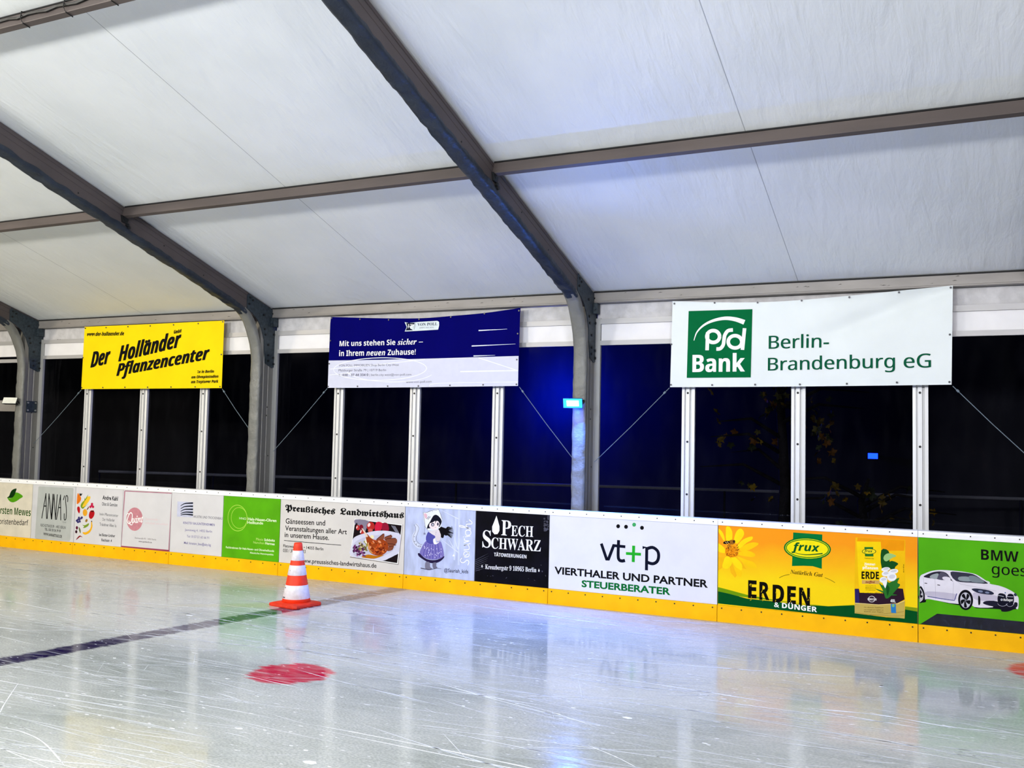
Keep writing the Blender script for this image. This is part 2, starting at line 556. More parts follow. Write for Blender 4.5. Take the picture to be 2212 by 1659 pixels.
og = Mesh(); og.box(-14, 20, -24, -13.02, -0.1, -0.01)
tag(og.build('floor', mat('rubber_floor', (40, 40, 42), 0.8, var=.2, scale=3)), 'dark walkway floor beyond the ice', 'floor', kind='structure')

# ------------------------------------------------------------------ rink boards
WHITE = mat('white_board', (214, 212, 216), 0.4, var=.035, scale=3)
CREAM = mat('cream_board', (216, 208, 190), 0.45, var=.06, scale=5)
CAPW = mat('white_plastic_cap', (246, 246, 248), 0.35, var=.02)
YEL = mat('yellow_plastic', (252, 186, 0), 0.5, spec=.15, var=.06, scale=4, bump=.05, bscale=60)
SCREW = mat('dark_screw', (40, 38, 38), 0.5, metal=.4)
HK, HA, HC = 0.177, 1.034, 1.097
K1 = (0, 1020, .280289); K2 = (580, 1050, .280289); K3 = (1170, 1080, .239602); K4 = (1540, 1100, .303797)
KA = (0, 1030, 170 / 1763); KK = (155, 1045, 120 / 1422); KH = (470, 1060, 150 / 1555); KF = (1540, 1120, 160 / 1327)
KB = (1830, 1150, 160 / 1327); KC = (1980, 1160, 232 / 1749); KG = (860, 1085, 180 / 1659); KP = (740, 1110, 150 / 2074)
BLACK = ink(16, 16, 18); WINK = ink(245, 245, 245)

def board(k, label):
    x0, x1 = 2 * k, 2 * k + 2
    t = thing('rink_board', (x0 + 1, 0.05, 0), label, 'rink board', 'rink boards along the ice')
    g = 0.003
    m = Mesh(); m.box(x0 + g, x1 - g, 0.008, 0.06, 0.0, HC - .03); m.build('board_core', mat('board_core', (150, 150, 150), .6), t)
    m = Mesh(); m.prism([(x0 + g, -0.014, 0), (x0 + g, -0.014, HK - .006), (x0 + g, -0.008, HK), (x0 + g, 0.008, HK), (x0 + g, 0.008, 0)],
                        [(x1 - g, -0.014, 0), (x1 - g, -0.014, HK - .006), (x1 - g, -0.008, HK), (x1 - g, 0.008, HK), (x1 - g, 0.008, 0)])
    m.build('kick_plate', YEL, t, label='yellow kick plate')
    pr = [(-0.012, HA), (-0.012, HC - .02), (-0.004, HC - .004), (0.006, HC), (0.12, HC), (0.13, HC - .01), (0.13, HA), (0.06, HA), (.06, HC - .03), (.008, HC - .03), (.008, HA)]
    m = Mesh(); m.prism([(x0 + g / 2, y, z) for y, z in pr], [(x1 - g / 2, y, z) for y, z in pr])
    m.build('cap_rail', CAPW, t, label='white cap rail')
    m = Mesh()
    for i in range(10):
        x = x0 + .05 + i * 1.9 / 9
        m.disc((x, -0.012, HC - .028), (0, -1, 0), .0065, .003)
        m.disc((x, -0.014, HK - .03), (0, -1, 0), .008, .003)
    build_apart(m, 'screw', SCREW, t)
    return t
def sheet(t, x0, x1, m, label=None):
    q = Mesh(); q.box(x0 + .004, x1 - .004, 0.0, 0.008, HK + .002, HA - .001)
    o = q.build('advert_sheet', m, t)
    if label: o['label'] = label
    return o

B = {}
for k, lb in ((-3, 'plain white rink board at the far left end, without any advert'), (-2, 'plain white rink board next to the green leaf florist advert'), (7, 'plain white rink board right of the green car advert')):
    t = board(k, lb)
    sheet(t, 2 * k, 2 * k + 2, WHITE)
# --- first board: florist advert, grey take-away advert
t = board(-1, 'white rink board with green leaf florist advert and grey take-away advert')
s = sheet(t, -2, -1 + .02, CREAM, 'cream advert with green leaf emblem')
p = Print(KA, 0, clip=(-2, -1 + .02))
p.group('emblem', 3).poly([(160, 462), (215, 480), (260, 470), (300, 440), (335, 370), (370, 350), (440, 375), (515, 440), (440, 495), (370, 545), (290, 572), (215, 545)], ink(80, 150, 20))
p.poly([(160, 462), (205, 430), (240, 340), (290, 285), (370, 262), (355, 330), (330, 400), (290, 455), (235, 475), (205, 472)], ink(14, 50, 14))
p.group('lettering')
p.text('Torsten Mewes', (-128, 812), (685, 880), (320, 690), ink(40, 80, 20), 'sansb')
p.text('Floristenbedarf', (-92, 1048), (630, 1090), (-230, 925), ink(30, 30, 26), 'sans', .008)
p.build(s)
s = sheet(t, -1 + .02, 0, mat('pale_board', (206, 206, 210), .45, var=.04, scale=5), 'white edged grey advert')
p = Print(KA, 0, clip=(-1 + .02, 0))
p.group('grey_panel').poly([(862, 225), (885, 212), (1630, 248), (1648, 270), (1575, 1420), (1550, 1440), (810, 1388), (782, 1360)], mat('grey_print', (178, 182, 180), .5, var=.05, scale=5))
p.group('lettering')
for q in ([(938, 920), (1030, 380), (1042, 930)], [(985, 655), (1038, 655)], [(1060, 930), (1100, 388), (1150, 940), (1185, 395)], [(1160, 940), (1210, 397), (1245, 950), (1285, 405)],
          [(1268, 950), (1358, 410), (1362, 962)], [(1318, 688), (1362, 690)], [(1446, 430), (1422, 510)]):
    for e in zip(q, q[1:]): p.line(list(e), 17, BLACK, cap=True)
p.line([(1515, 565), (1520, 470), (1500, 420), (1475, 450), (1470, 560), (1485, 680), (1490, 800), (1480, 930), (1455, 968), (1438, 930), (1442, 820)], 16, BLACK, smooth=4)
p.text('TO GO', (1400, 1035), (1480, 1040), (1400, 1000), ink(110, 112, 110))
p.text('REICHSSTRASSE 89 - 14052 BERLIN', (910, 1110), (1470, 1170), (910, 1050), ink(60, 62, 60), 'plain', .01)
p.text('TEL. 030 30 36 39 09', (1000, 1200), (1360, 1242), (1000, 1145), ink(50, 52, 50), 'plain', .02)
p.text('WWW.ANNASTOGO.DE', (972, 1305), (1386, 1368), (972, 1245), ink(20, 22, 20), 'plain', .03)
p.build(s)
# --- second board: fruit advert, pink framed advert
t = board(0, 'white rink board with fruit and vegetable drawings beside pink-framed advert')
s = sheet(t, 0, 1.02, WHITE, 'white advert with fruit drawings')
p = Print(KK, 0, clip=(0, 1.02))
p.group('fruit_drawings', 3)
OR, RD, GN, DG, YE = ink(226, 120, 30), ink(176, 22, 30), ink(120, 150, 40), ink(60, 80, 30), ink(235, 190, 50)
p.poly([(150, 250), (200, 290), (240, 360), (225, 440), (170, 505), (130, 500)], OR, 4).poly([(200, 290), (205, 240), (235, 258), (272, 248), (240, 310)], ink(30, 30, 26))
p.line([(155, 260), (190, 400), (150, 500)], 6, ink(170, 80, 20), smooth=3)
p.poly([(250, 620), (230, 540), (270, 470), (330, 410), (380, 340), (460, 320), (480, 350), (450, 430), (400, 500), (330, 590), (290, 640)], YE, 3)
p.poly([(285, 640), (235, 600), (232, 540), (280, 470), (325, 430), (322, 345), (345, 390), (420, 275), (385, 370), (320, 470), (270, 590), (330, 580), (430, 515), (350, 580)], GN)
for q in ((480, 590), (545, 590), (520, 520), (515, 560)): p.ell(q[0], q[1], 30, 34, ink(190, 30, 70), n=14)
p.poly([(150, 590), (190, 585), (212, 640), (210, 710), (190, 758), (155, 710), (138, 640)], RD, 4)
p.ell(340, 738, 58, 90, ink(225, 160, 40)).line([(390, 660), (420, 625), (432, 590)], 22, ink(110, 60, 30))
p.poly([(440, 800), (465, 710), (510, 680), (560, 690), (585, 750), (560, 840), (500, 900), (450, 870)], RD, 4).poly([(480, 690), (545, 700), (556, 660), (560, 720), (500, 715)], ink(40, 20, 16))
for q in ((160, 980), (205, 965), (160, 920), (200, 910), (245, 880), (185, 870), (130, 945), (260, 865)): p.ell(q[0], q[1], 27, 30, ink(56, 50, 110), n=14)
p.ell(376, 943, 28, 42, ink(150, 110, 40), 20)
p.poly([(270, 1050), (340, 1060), (440, 1010), (420, 1080), (330, 1132), (288, 1120), (320, 1095)], GN, 3)
p.poly([(500, 960), (520, 955), (525, 1020), (530, 1100), (490, 1210), (420, 1280), (340, 1305), (285, 1270), (285, 1240), (360, 1240), (440, 1190), (490, 1100)], ink(232, 172, 30), 3)
p.ell(510, 962, 14, 16, ink(30, 24, 20), n=12)
p.ell(132, 1128, 28, 45, ink(90, 16, 50)).ell(116, 1228, 28, 42, ink(50, 14, 30)).poly([(180, 1105), (220, 1160), (228, 1230), (220, 1270), (190, 1200)], ink(90, 100, 50), 3)
p.poly([(108, 1440), (150, 1370), (210, 1325), (280, 1370), (220, 1355), (170, 1395)], ink(130, 16, 30), 3)
p.group('lettering')
GR1, GR2 = ink(50, 52, 56), ink(125, 126, 132)
p.text('Andre Kahl', (785, 400), (1180, 432), (785, 295), GR1, 'plain', .03)
p.text('Obst & Gemüse', (770, 555), (1168, 582), (770, 470), ink(90, 92, 98), 'plain', .015)
p.text('beim Pflanzencenter', (715, 805), (1190, 850), (715, 735), GR2, 'plain', .01)
p.text('Der Holländer', (785, 945), (1100, 970), (785, 870), GR2, 'plain', .01)
p.text('Trakehner Allee 1a', (712, 1072), (1140, 1112), (712, 995), ink(110, 112, 118), 'plain', .01)
p.text('bei Butter-Lindner', (700, 1335), (1108, 1368), (700, 1265), GR1, 'plain', .02)
p.text('Reichsstr. 4', (760, 1470), (1025, 1492), (760, 1400), GR1, 'plain', .02)
p.build(s)
s = sheet(t, 1.02, 2, WHITE, 'white advert in a pink frame')
p = Print(K1, 0, clip=(1.02, 2))
p.group('pink_frame')
PK = mat('pink_print', (172, 110, 132), .5, var=.2, scale=8)
p.line([(962, 145), (932, 572)], 8, PK).line([(1330, 163), (1301, 606)], 8, PK).line([(930, 575), (1304, 608)], 12, ink(150, 60, 84)).line([(962, 145), (1332, 163)], 5, PK)
p.group('emblem').ell(1038, 362, 63, 90, mat('pink_disc', (196, 128, 140), .5, var=.08))
p.group('lettering')
p.text('uint', (1018, 394), (1102, 386), (1018, 338), WINK, 'serifi', .022)
p.line([(992, 330), (1008, 312), (1020, 330), (1012, 380), (992, 396), (980, 372), (992, 330)], 6, WINK, smooth=4).line([(975, 330), (984, 318), (1000, 326)], 4, WINK, smooth=3).line([(992, 372), (1006, 405), (1022, 402)], 5, WINK, smooth=3)
p.text('Damenmode –', (1120, 370), (1230, 374), (1120, 350), ink(222, 196, 202)).text('individuell und exklusiv', (1120, 398), (1295, 410), (1120, 380), ink(222, 196, 202))
p.text('Reichsstraße 95 · 14052 Berlin', (1040, 512), (1203, 526), (1040, 500), ink(110, 100, 104)).text('www.quintberlin.de', (1068, 538), (1170, 547), (1068, 526), ink(70, 62, 66), 'plain', .01)
p.build(s)
# --- third board: drywall advert, green doctors' advert
t = board(1, 'rink board with curved stripe emblem on white beside bright green advert')
s = sheet(t, 2, 2.985, WHITE, 'white advert with dark stripes emblem')
p = Print(K1, 0, clip=(2, 2.985))
p.group('emblem').poly([(1368, 225), (1488, 231), (1486, 348), (1364, 342)], mat('lilac_print', (196, 198, 222), .5))
for y0, y1 in ((258, 238), (280, 262), (300, 286), (318, 310), (330, 330)):
    p.line([(1392, y0 + 2), (1425, (y0 + y1) / 2 - 6), (1488, y1)], 3, ink(26, 30, 44), 9, smooth=4)
p.group('lettering')
PU = ink(110, 104, 160)
p.text('AKUSTIK UND TROCKENBAU', (1490, 350), (1714, 366), (1490, 332), ink(92, 92, 106))
p.text('KRASTEV BAUUNTERNEHMEN', (1412, 398), (1655, 415), (1412, 380), PU, 'plain', .01)
p.text('Jasminweg 4, 14052 Berlin', (1425, 452), (1634, 466), (1425, 434), PU)
p.text('Tel: 0157-51 65 66 91', (1440, 502), (1612, 515), (1440, 484), PU).text('Mail: krastev_bau@aby.bg', (1418, 552), (1625, 570), (1418, 534), PU, 'plain', .01)
p.build(s)
s = sheet(t, 2.985, 4, mat('green_board', (86, 168, 4), .5, spec=.15, var=.1, scale=3), 'bright green advert')
p = Print(KH, 0, clip=(2.985, 4))
LG = ink(170, 214, 80)
p.group('emblem').ring(447, 612, 214, 290, 11, LG, -3).ring(485, 610, 178, 235, 9, LG, -3)
p.group('lettering')
HW = ink(226, 240, 200)
p.text('HNO', (487, 640), (640, 655), (487, 590), HW).text('Hals-Nasen-Ohren', (678, 660), (1318, 700), (678, 598), HW, 'plain', .025).text('Heilkunde', (668, 738), (1020, 756), (668, 676), HW, 'plain', .025)
p.text('Maxie', (862, 1108), (1020, 1122), (862, 1052), ink(190, 220, 120)).text('Schönitz', (1045, 1122), (1285, 1142), (1045, 1068), HW, 'plain', .03)
p.text('Nurcihan', (800, 1180), (1045, 1200), (800, 1128), ink(190, 220, 120)).text('Hermes', (1068, 1200), (1280, 1222), (1068, 1146), HW, 'plain', .03)
p.text('Fachärztinnen für Hals-Nasen- und Ohrenheilkunde', (185, 1285), (1265, 1372), (185, 1240), HW, 'plain', .02)
p.text('Klassische Homöopathie', (728, 1405), (1252, 1450), (728, 1368), HW, 'plain', .02)
p.build(s)
# --- fourth board: restaurant
t = board(2, 'rink board with black blackletter title and roast goose photo behind traffic cone')
s = sheet(t, 4, 6, mat('offwhite_board', (212, 208, 206), .42, var=.04, scale=3), 'off-white advert with a food photo')
p = Print(K2, 0, clip=(4, 6))
p.text('Preußisches', (130, 190), (512, 218), (130, 140), BLACK, 'fraktur', .010, capref='P', strike=1.6).text('Landwirtshaus', (552, 218), (1042, 248), (552, 168), BLACK, 'fraktur', .010, capref='L', strike=1.6)
p.text('Gänseessen und', (132, 288), (436, 304), (132, 248), BLACK, 'plain', .012).text('Veranstaltungen aller Art', (128, 342), (604, 372), (128, 304), BLACK, 'plain', .012).text('in unserem Hause.', (124, 392), (466, 416), (124, 354), BLACK, 'plain', .012)
p.line([(120, 419), (560, 456)], 3.5, ink(40, 40, 42))
p.text('Flatowallee 23 • 14055 Berlin', (114, 470), (423, 496), (114, 448), BLACK, 'plain', .012).text('030 / 30 26 43 33', (112, 508), (285, 518), (112, 482), BLACK, 'plain', .008)
p.text('www.preussisches-landwirtshaus.de', (240, 588), (832, 630), (240, 555), BLACK, 'plain', .012)
p.crop(KP).group('food_photo')
p.poly([(370, 138), (1806, 322), (1670, 1522), (222, 1300)], ink(120, 112, 108)).poly([(366, 140), (1790, 322), (1655, 1500), (222, 1275)], ink(240, 240, 240))
clip = [(382, 165), (1765, 345), (1630, 1470), (235, 1262)]
p.poly(clip, ink(24, 16, 20))
p.sm = 3
p.poly([(382, 165), (800, 220), (720, 420), (640, 560), (480, 420), (430, 260), (378, 330)], ink(128, 122, 142))
p.poly([(1010, 250), (1190, 272), (1170, 420), (1140, 490), (965, 500)], ink(196, 30, 60)).poly([(1210, 275), (1350, 295), (1380, 500), (1180, 480)], ink(140, 24, 50))
for q in ((840, 370, 120, 130, (172, 40, 36)), (830, 500, 70, 60, (190, 90, 80)), (460, 410, 60, 80, (180, 50, 50)), (560, 400, 60, 80, (120, 20, 40)), (590, 540, 70, 70, (176, 46, 40))): p.ell(q[0], q[1], q[2], q[3], ink(*q[4]), n=20)
p.ell(790, 330, 40, 60, ink(230, 200, 200), 20).ell(430, 400, 16, 40, ink(232, 214, 214), 20).ell(545, 530, 20, 50, ink(232, 214, 214), 20)
for i in range(4): p.line([(1460 + 34 * i, 345 + 6 * i), (1600 + 30 * i, 560 + 10 * i)], 12, ink(150, 150, 168))
p.poly([(320, 735), (470, 640), (700, 570), (950, 515), (1200, 500), (1420, 520), (1590, 560), (1735, 650), (1690, 1130), (1560, 1240), (1380, 1330), (1200, 1400), (850, 1350), (240, 1255), (285, 900)], ink(206, 206, 226))
p.poly([(330, 900), (600, 720), (1000, 640), (1300, 620), (1560, 720), (1620, 900), (1480, 1120), (1180, 1270), (900, 1330), (560, 1290), (330, 1220)], ink(188, 188, 212))
p.poly([(560, 1290), (760, 1215), (1000, 1250), (1240, 1230), (1000, 1330), (820, 1335)], ink(180, 110, 20), 3)
for i in range(46):
    p.ell(300 + random.random() * 360, 960 + random.random() * 290, 22 + random.random() * 40, 14 + random.random() * 22, ink(*random.choice(((70, 26, 70), (100, 40, 100), (150, 90, 140), (46, 18, 44)))), random.random() * 180, n=10)
for i in range(30):
    p.ell(490 + random.random() * 240, 820 + random.random() * 270, 22 + random.random() * 26, 20 + random.random() * 22, ink(*random.choice(((150, 150, 80), (190, 180, 140), (110, 110, 50), (90, 70, 50)))), random.random() * 180, n=10)
p.ell(720, 800, 50, 90, ink(236, 230, 206)).ell(880, 690, 60, 55, ink(230, 222, 180))
for q in ([(1010, 770), (1210, 600), (1250, 610), (1230, 760), (1080, 800)], [(1260, 700), (1450, 630), (1470, 710), (1280, 790)], [(1280, 790), (1330, 740), (1590, 730), (1630, 840), (1560, 910), (1350, 890)], [(1330, 890), (1500, 900), (1600, 930), (1450, 980), (1350, 960)], [(1380, 980), (1530, 960), (1480, 1080), (1340, 1110)]):
    p.poly(q, ink(128, 70, 50)).line(q[:3], 20, ink(84, 40, 30))
p.poly([(705, 590), (760, 620), (850, 720), (1000, 790), (1200, 760), (1330, 860), (1370, 990), (1310, 1140), (1180, 1230), (1000, 1240), (860, 1180), (780, 1080), (740, 900), (700, 720)], ink(150, 62, 24), 4)
for i in range(60):
    a, r = random.random() * 6.28, random.random() ** .5
    p.ell(1030 + 260 * r * math.cos(a), 990 + 210 * r * math.sin(a), 18 + random.random() * 40, 10 + random.random() * 24, ink(*random.choice(((186, 74, 30), (120, 40, 14), (206, 110, 50), (100, 30, 16), (220, 150, 110)))), random.random() * 180, n=10)
p.line([(770, 860), (790, 1050), (880, 1160)], 36, ink(200, 150, 90), smooth=4)
p.poly([(575, 440), (620, 455), (760, 660), (700, 690), (660, 590)], ink(222, 196, 176))
p.build(s, {'food_photo': 'printed photo of a roast goose leg on a white plate'})
# --- fifth board: drawing of a girl, black tattoo advert
t = board(3, 'rink board with pale blue drawing of a girl beside black advert')
s = sheet(t, 6, 7.015, mat('lavender_board', (182, 192, 226), .45, var=.13, scale=4, stretch=(3, 1, 1)), 'pale blue advert with a drawn girl in a cat hood')
p = Print(KG, 0, clip=(6, 7.015))
p.group('girl_drawing', 3)
OUT, HOOD = ink(40, 36, 50), ink(226, 230, 240)
for q in ([(1215, 120), (1205, 1250)], [(1150, 300), (1120, 1150)]): p.line(q, 34, ink(202, 210, 238))
for q in ([(1200, 1000), (850, 730)], [(1200, 330), (860, 160)], [(1195, 940), (1230, 720)], [(1190, 930), (1100, 660)], [(1100, 900), (1010, 740)]): p.line(q, 14, ink(220, 226, 246), 4)
p.line([(470, 870), (400, 870), (330, 800), (310, 690), (370, 580), (385, 490), (350, 440)], 78, ink(208, 214, 236), 60, smooth=4)
for q in ([(355, 430), (410, 500), (400, 580), (365, 680), (370, 770), (430, 830), (480, 835)], [(318, 445), (345, 500), (340, 590), (298, 690), (315, 790), (380, 870), (460, 892)]): p.line(q, 5, OUT, smooth=4)
for q in ([(312, 690), (335, 680)], [(320, 790), (345, 770)], [(355, 850), (375, 820)], [(405, 885), (425, 850)], [(440, 890), (455, 850)]): p.line(q, 7, OUT)
p.poly([(800, 480), (870, 490), (960, 520), (1090, 520), (1000, 560), (1110, 620), (980, 610), (1030, 680), (930, 640), (900, 710), (850, 690), (820, 600)], ink(14, 12, 18))
for i in range(16):
    a = -0.9 + i * 0.13
    p.line([(880, 580), (940, 580 + 70 * math.sin(a) + 14), (990, 585 + 100 * math.sin(a) - 16), (1040 + 30 * math.cos(a), 588 + 125 * math.sin(a) + 12), (1075 + 30 * math.cos(a * 2), 585 + 150 * math.sin(a))], 15, ink(14, 12, 18), 3, smooth=4)
p.poly([(505, 205), (580, 200), (700, 150), (800, 140), (840, 210), (872, 330), (865, 430), (830, 510), (700, 560), (590, 555), (545, 500), (520, 400), (505, 300)], HOOD, 3)
p.line([(590, 550), (540, 490), (525, 360), (500, 205), (585, 198), (700, 152), (765, 155), (805, 138), (845, 230), (875, 330)], 6, OUT)
p.poly([(520, 225), (560, 225), (580, 265), (570, 320), (545, 320), (520, 270)], ink(222, 180, 196), 3)
for q in ([(570, 330), (620, 280)], [(590, 345), (645, 285)], [(680, 185), (690, 183)]): p.line(q, 8, OUT)
p.poly([(600, 440), (640, 380), (700, 270), (765, 250), (830, 300), (870, 380), (840, 460), (800, 500), (600, 520), (575, 530), (585, 470)], ink(18, 18, 34), 2)
p.poly([(620, 450), (650, 400), (740, 370), (800, 380), (825, 430), (800, 500), (740, 545), (670, 530), (625, 490)], ink(236, 222, 226), 3)
p.poly([(640, 410), (690, 360), (760, 300), (830, 330), (838, 450), (815, 400), (780, 350), (750, 400), (735, 430), (740, 370), (690, 400)], ink(18, 18, 34))
p.ell(690, 445, 34, 36, ink(70, 66, 86)).ell(692, 448, 20, 22, ink(186, 184, 200)).ell(792, 435, 18, 32, ink(70, 66, 86)).line([(735, 500), (755, 498)], 5, OUT)
p.poly([(610, 590), (700, 560), (800, 540), (830, 620), (740, 680), (640, 640)], ink(222, 214, 218), 3)
p.poly([(575, 640), (605, 590), (680, 640), (745, 680), (720, 730), (700, 830), (620, 820), (560, 760), (558, 690)], ink(78, 78, 158), 3)
p.poly([(560, 770), (620, 820), (720, 820), (830, 770), (880, 860), (915, 1060), (860, 1110), (740, 1140), (600, 1130), (500, 1080), (430, 1020), (460, 920), (510, 830)], ink(120, 112, 180), 2)
for q in ([(560, 800), (500, 1060)], [(600, 830), (560, 1110)], [(640, 840), (630, 1120)], [(690, 840), (690, 1130)], [(740, 840), (760, 1130)], [(790, 830), (830, 1100)], [(560, 780), (640, 822), (740, 815)], [(600, 600), (560, 690), (570, 770)]): p.line(q, 10, ink(66, 58, 150))
for i in range(26): p.ell(500 + random.random() * 360, 870 + random.random() * 230, 8, 12, ink(210, 206, 232), n=8)
p.poly([(700, 740), (740, 720), (760, 800), (830, 780), (760, 835), (710, 820)], ink(236, 234, 240), 3).poly([(740, 580), (800, 560), (850, 640), (840, 740), (790, 780), (745, 720)], ink(214, 204, 212), 3).ell(755, 600, 5, 5, OUT, n=8).ell(748, 635, 5, 5, OUT, n=8)
p.poly([(395, 1020), (430, 1015), (500, 1085), (600, 1140), (740, 1150), (860, 1110), (915, 1070), (910, 1110), (830, 1180), (720, 1215), (600, 1195), (480, 1125), (410, 1070)], ink(36, 26, 62))
p.poly([(550, 1190), (630, 1200), (640, 1290), (680, 1320), (600, 1350), (540, 1310)], ink(120, 118, 140)).poly([(690, 1210), (760, 1200), (760, 1270), (780, 1300), (720, 1320), (690, 1290)], ink(110, 108, 132))
p.line([(450, 1310), (620, 1345), (780, 1310), (860, 1325)], 14, ink(52, 46, 70), 4)
p.line([(527, 470), (527, 600)], 4, OUT).poly([(527, 590), (537, 612), (555, 612), (542, 630), (550, 655), (527, 640), (505, 655), (512, 630), (497, 612), (517, 612)], ink(130, 130, 160))
p.poly([(1105, 1030), (1113, 1050), (1135, 1050), (1118, 1064), (1126, 1085), (1105, 1073), (1084, 1085), (1092, 1064), (1078, 1050), (1098, 1050)], WINK)
p.group('lettering')
SW = dict(m=WINK)
for q in ([(1385, 1255), (1410, 1190), (1370, 1150), (1310, 1200), (1260, 1195), (1240, 1150), (1270, 1110)], [(1310, 1060), (1330, 1090), (1400, 1080), (1410, 1030), (1370, 985), (1315, 1000), (1310, 1060), (1360, 1050), (1415, 985)],
          [(1310, 950), (1400, 940), (1415, 900), (1390, 850), (1310, 860), (1410, 830), (1440, 820)], [(1310, 800), (1420, 770), (1330, 760), (1320, 720)], [(1330, 690), (1440, 670)],
          [(1345, 630), (1370, 660), (1440, 640), (1445, 580), (1400, 555), (1345, 575), (1345, 630)], [(1345, 560), (1450, 545)], [(1450, 520), (1240, 490), (1235, 460), (1300, 475), (1400, 520), (1360, 480), (1365, 440), (1460, 430), (1470, 400), (1415, 345)]):
    p.line(q, 14, WINK, smooth=4)
p.ell(1299, 688, 9, 9, WINK, n=10).ell(1372, 382, 9, 9, WINK, n=10)
p.text('@Sauriah_kids', (915, 1385), (1395, 1415), (915, 1315), ink(36, 34, 60), 'plain', .012)
p.build(s, {'girl_drawing': 'drawn girl in a white cat hood and violet dress'})
s = sheet(t, 7.015, 8, mat('black_board', (6, 6, 10), .5, scale=6, dark=(13, 12, 24), spec=.05), 'black advert with white serif title')
p = Print(K2, 0, clip=(7.015, 8))
p.group('emblem').poly([(1757, 228), (1768, 265), (1780, 310), (1780, 345), (1765, 370), (1742, 372), (1724, 350), (1724, 312), (1742, 268)], ink(240, 240, 244))
p.group('lettering')
W2 = ink(236, 236, 242)
p.text('P', (1794, 378), (1868, 384), (1794, 262), W2, 'serifb').text('ECH', (1870, 384), (2040, 392), (1870, 304), W2, 'serifb')
p.text('S', (1648, 470), (1714, 476), (1648, 340), W2, 'serifb').text('CHWARZ', (1716, 480), (2098, 504), (1716, 396), W2, 'serifb')
p.text('TÄTOWIERUNGEN', (1738, 540), (1988, 558), (1738, 513), W2, 'sansb').text('Kreuzbergstr 9 10965 Berlin', (1670, 638), (2064, 664), (1670, 604), W2, 'serifb')
for u, v in ((1646, 620), (2084, 652)): p.poly([(u, v - 16), (u + 6, v), (u + 4, v + 8), (u - 4, v + 8), (u - 6, v)], W2)
p.group('ink_splashes')
SP = mat('grey_splash', (52, 52, 70), .5, var=.4, scale=20)
for i in range(60):
    u, v = 1600 + 550 * random.random(), 560 + 160 * random.random()
    v += (u - 1600) * .07
    if v > 690 + (u - 1600) * .085 or (1640 < u < 2095 and v < 690): continue
    p.ell(u, v, 2 + 6 * random.random() ** 2, 2 + 8 * random.random() ** 2, SP, random.random() * 90, n=8)
for i in range(26): p.ell(2125 + 40 * random.random(), 230 + 110 * random.random() + 5, 3 + 8 * random.random(), 3 + 10 * random.random(), SP, random.random() * 90, n=9)
for i in range(7): p.line([(1595, 570 + 14 * i), (1680 + 25 * random.random(), 520 + 18 * i)], 5, SP, 1)
p.build(s)
# --- sixth board: tax adviser
t = board(4, 'white rink board with large black vt and p logo and green plus sign')
s = sheet(t, 8, 10, mat('white_advert', (222, 222, 232), .4, var=.03, scale=3), 'white advert with green and black lettering')
p = Print(K3, 0, clip=(8, 10))
NB, GP, GD = ink(14, 18, 36), ink(34, 168, 40), ink(10, 106, 44)
p.group('emblem').ell(690, 237, 17, 18, BLACK).ell(761, 242, 17, 18, BLACK).ell(834, 223, 17, 18, ink(64, 164, 96)).ell(905, 251, 17, 18, BLACK)
p.line([(538, 393), (588, 540), (600, 540), (652, 405)], 26, NB).line([(640, 410), (755, 422)], 24, NB)
p.line([(694, 362), (690, 500), (700, 540), (725, 550), (752, 545)], 27, NB, smooth=4)
p.line([(760, 482), (896, 490)], 24, GP).line([(830, 412), (826, 560)], 27, GP)
p.line([(910, 430), (948, 430), (945, 634)], 27, NB).line([(948, 440), (1000, 428), (1045, 460), (1055, 510), (1040, 555), (1000, 575), (948, 560)], 27, NB, smooth=4)
p.group('lettering')
p.text('VIERTHALER UND PARTNER', (115, 664), (1500, 790), (115, 600), BLACK, 'plain', .03).text('STEUERBERATER', (360, 782), (1162, 856), (360, 722), GD, 'plain', .035)
p.build(s)
# --- seventh board: potting soil
def gradient_board():
    m = bpy.data.materials.new('orange_yellow_board'); m.use_nodes = True
    nt = m.node_tree; b = nt.nodes['Principled BSDF']
    g = nt.nodes.new('ShaderNodeNewGeometry'); sx = nt.nodes.new('ShaderNodeSeparateXYZ'); nt.links.new(g.outputs['Position'], sx.inputs[0])
    n = nt.nodes.new('ShaderNodeTexNoise'); n.inputs['Scale'].default_value = 2.0; nt.links.new(g.outputs['Position'], n.inputs['Vector'])
    a = nt.nodes.new('ShaderNodeMath'); a.operation = 'MULTIPLY_ADD'; a.inputs[1].default_value = .25; nt.links.new(n.outputs[0], a.inputs[0]); nt.links.new(sx.outputs[2], a.inputs[2])
    r = nt.nodes.new('ShaderNodeValToRGB')
    r.color_ramp.elements[0].position = .60; r.color_ramp.elements[0].color = rgb(244, 208, 0)
    r.color_ramp.elements[1].position = 1.1; r.color_ramp.elements[1].color = rgb(244, 150, 6)
    nt.links.new(a.outputs[0], r.inputs[0]); nt.links.new(r.outputs[0], b.inputs['Base Color']); b.inputs['Roughness'].default_value = .5; b.inputs['Specular IOR Level'].default_value = .15
    return m
t = board(5, 'orange and yellow rink board printed with flower, bee and soil bag')
s = sheet(t, 10, 12, gradient_board(), 'orange to yellow advert for potting soil')
p = Print(KF, 0, clip=(10, 12))
p.group('flower_picture')
P1, P2, P3 = ink(248, 214, 20), ink(240, 176, 20), ink(246, 196, 16)
for q in ([(60, 690), (220, 690), (170, 880), (52, 930)], [(300, 830), (340, 800), (430, 1020), (395, 1060), (320, 970)], [(500, 760), (600, 910), (520, 890)]): p.poly(q, P2)
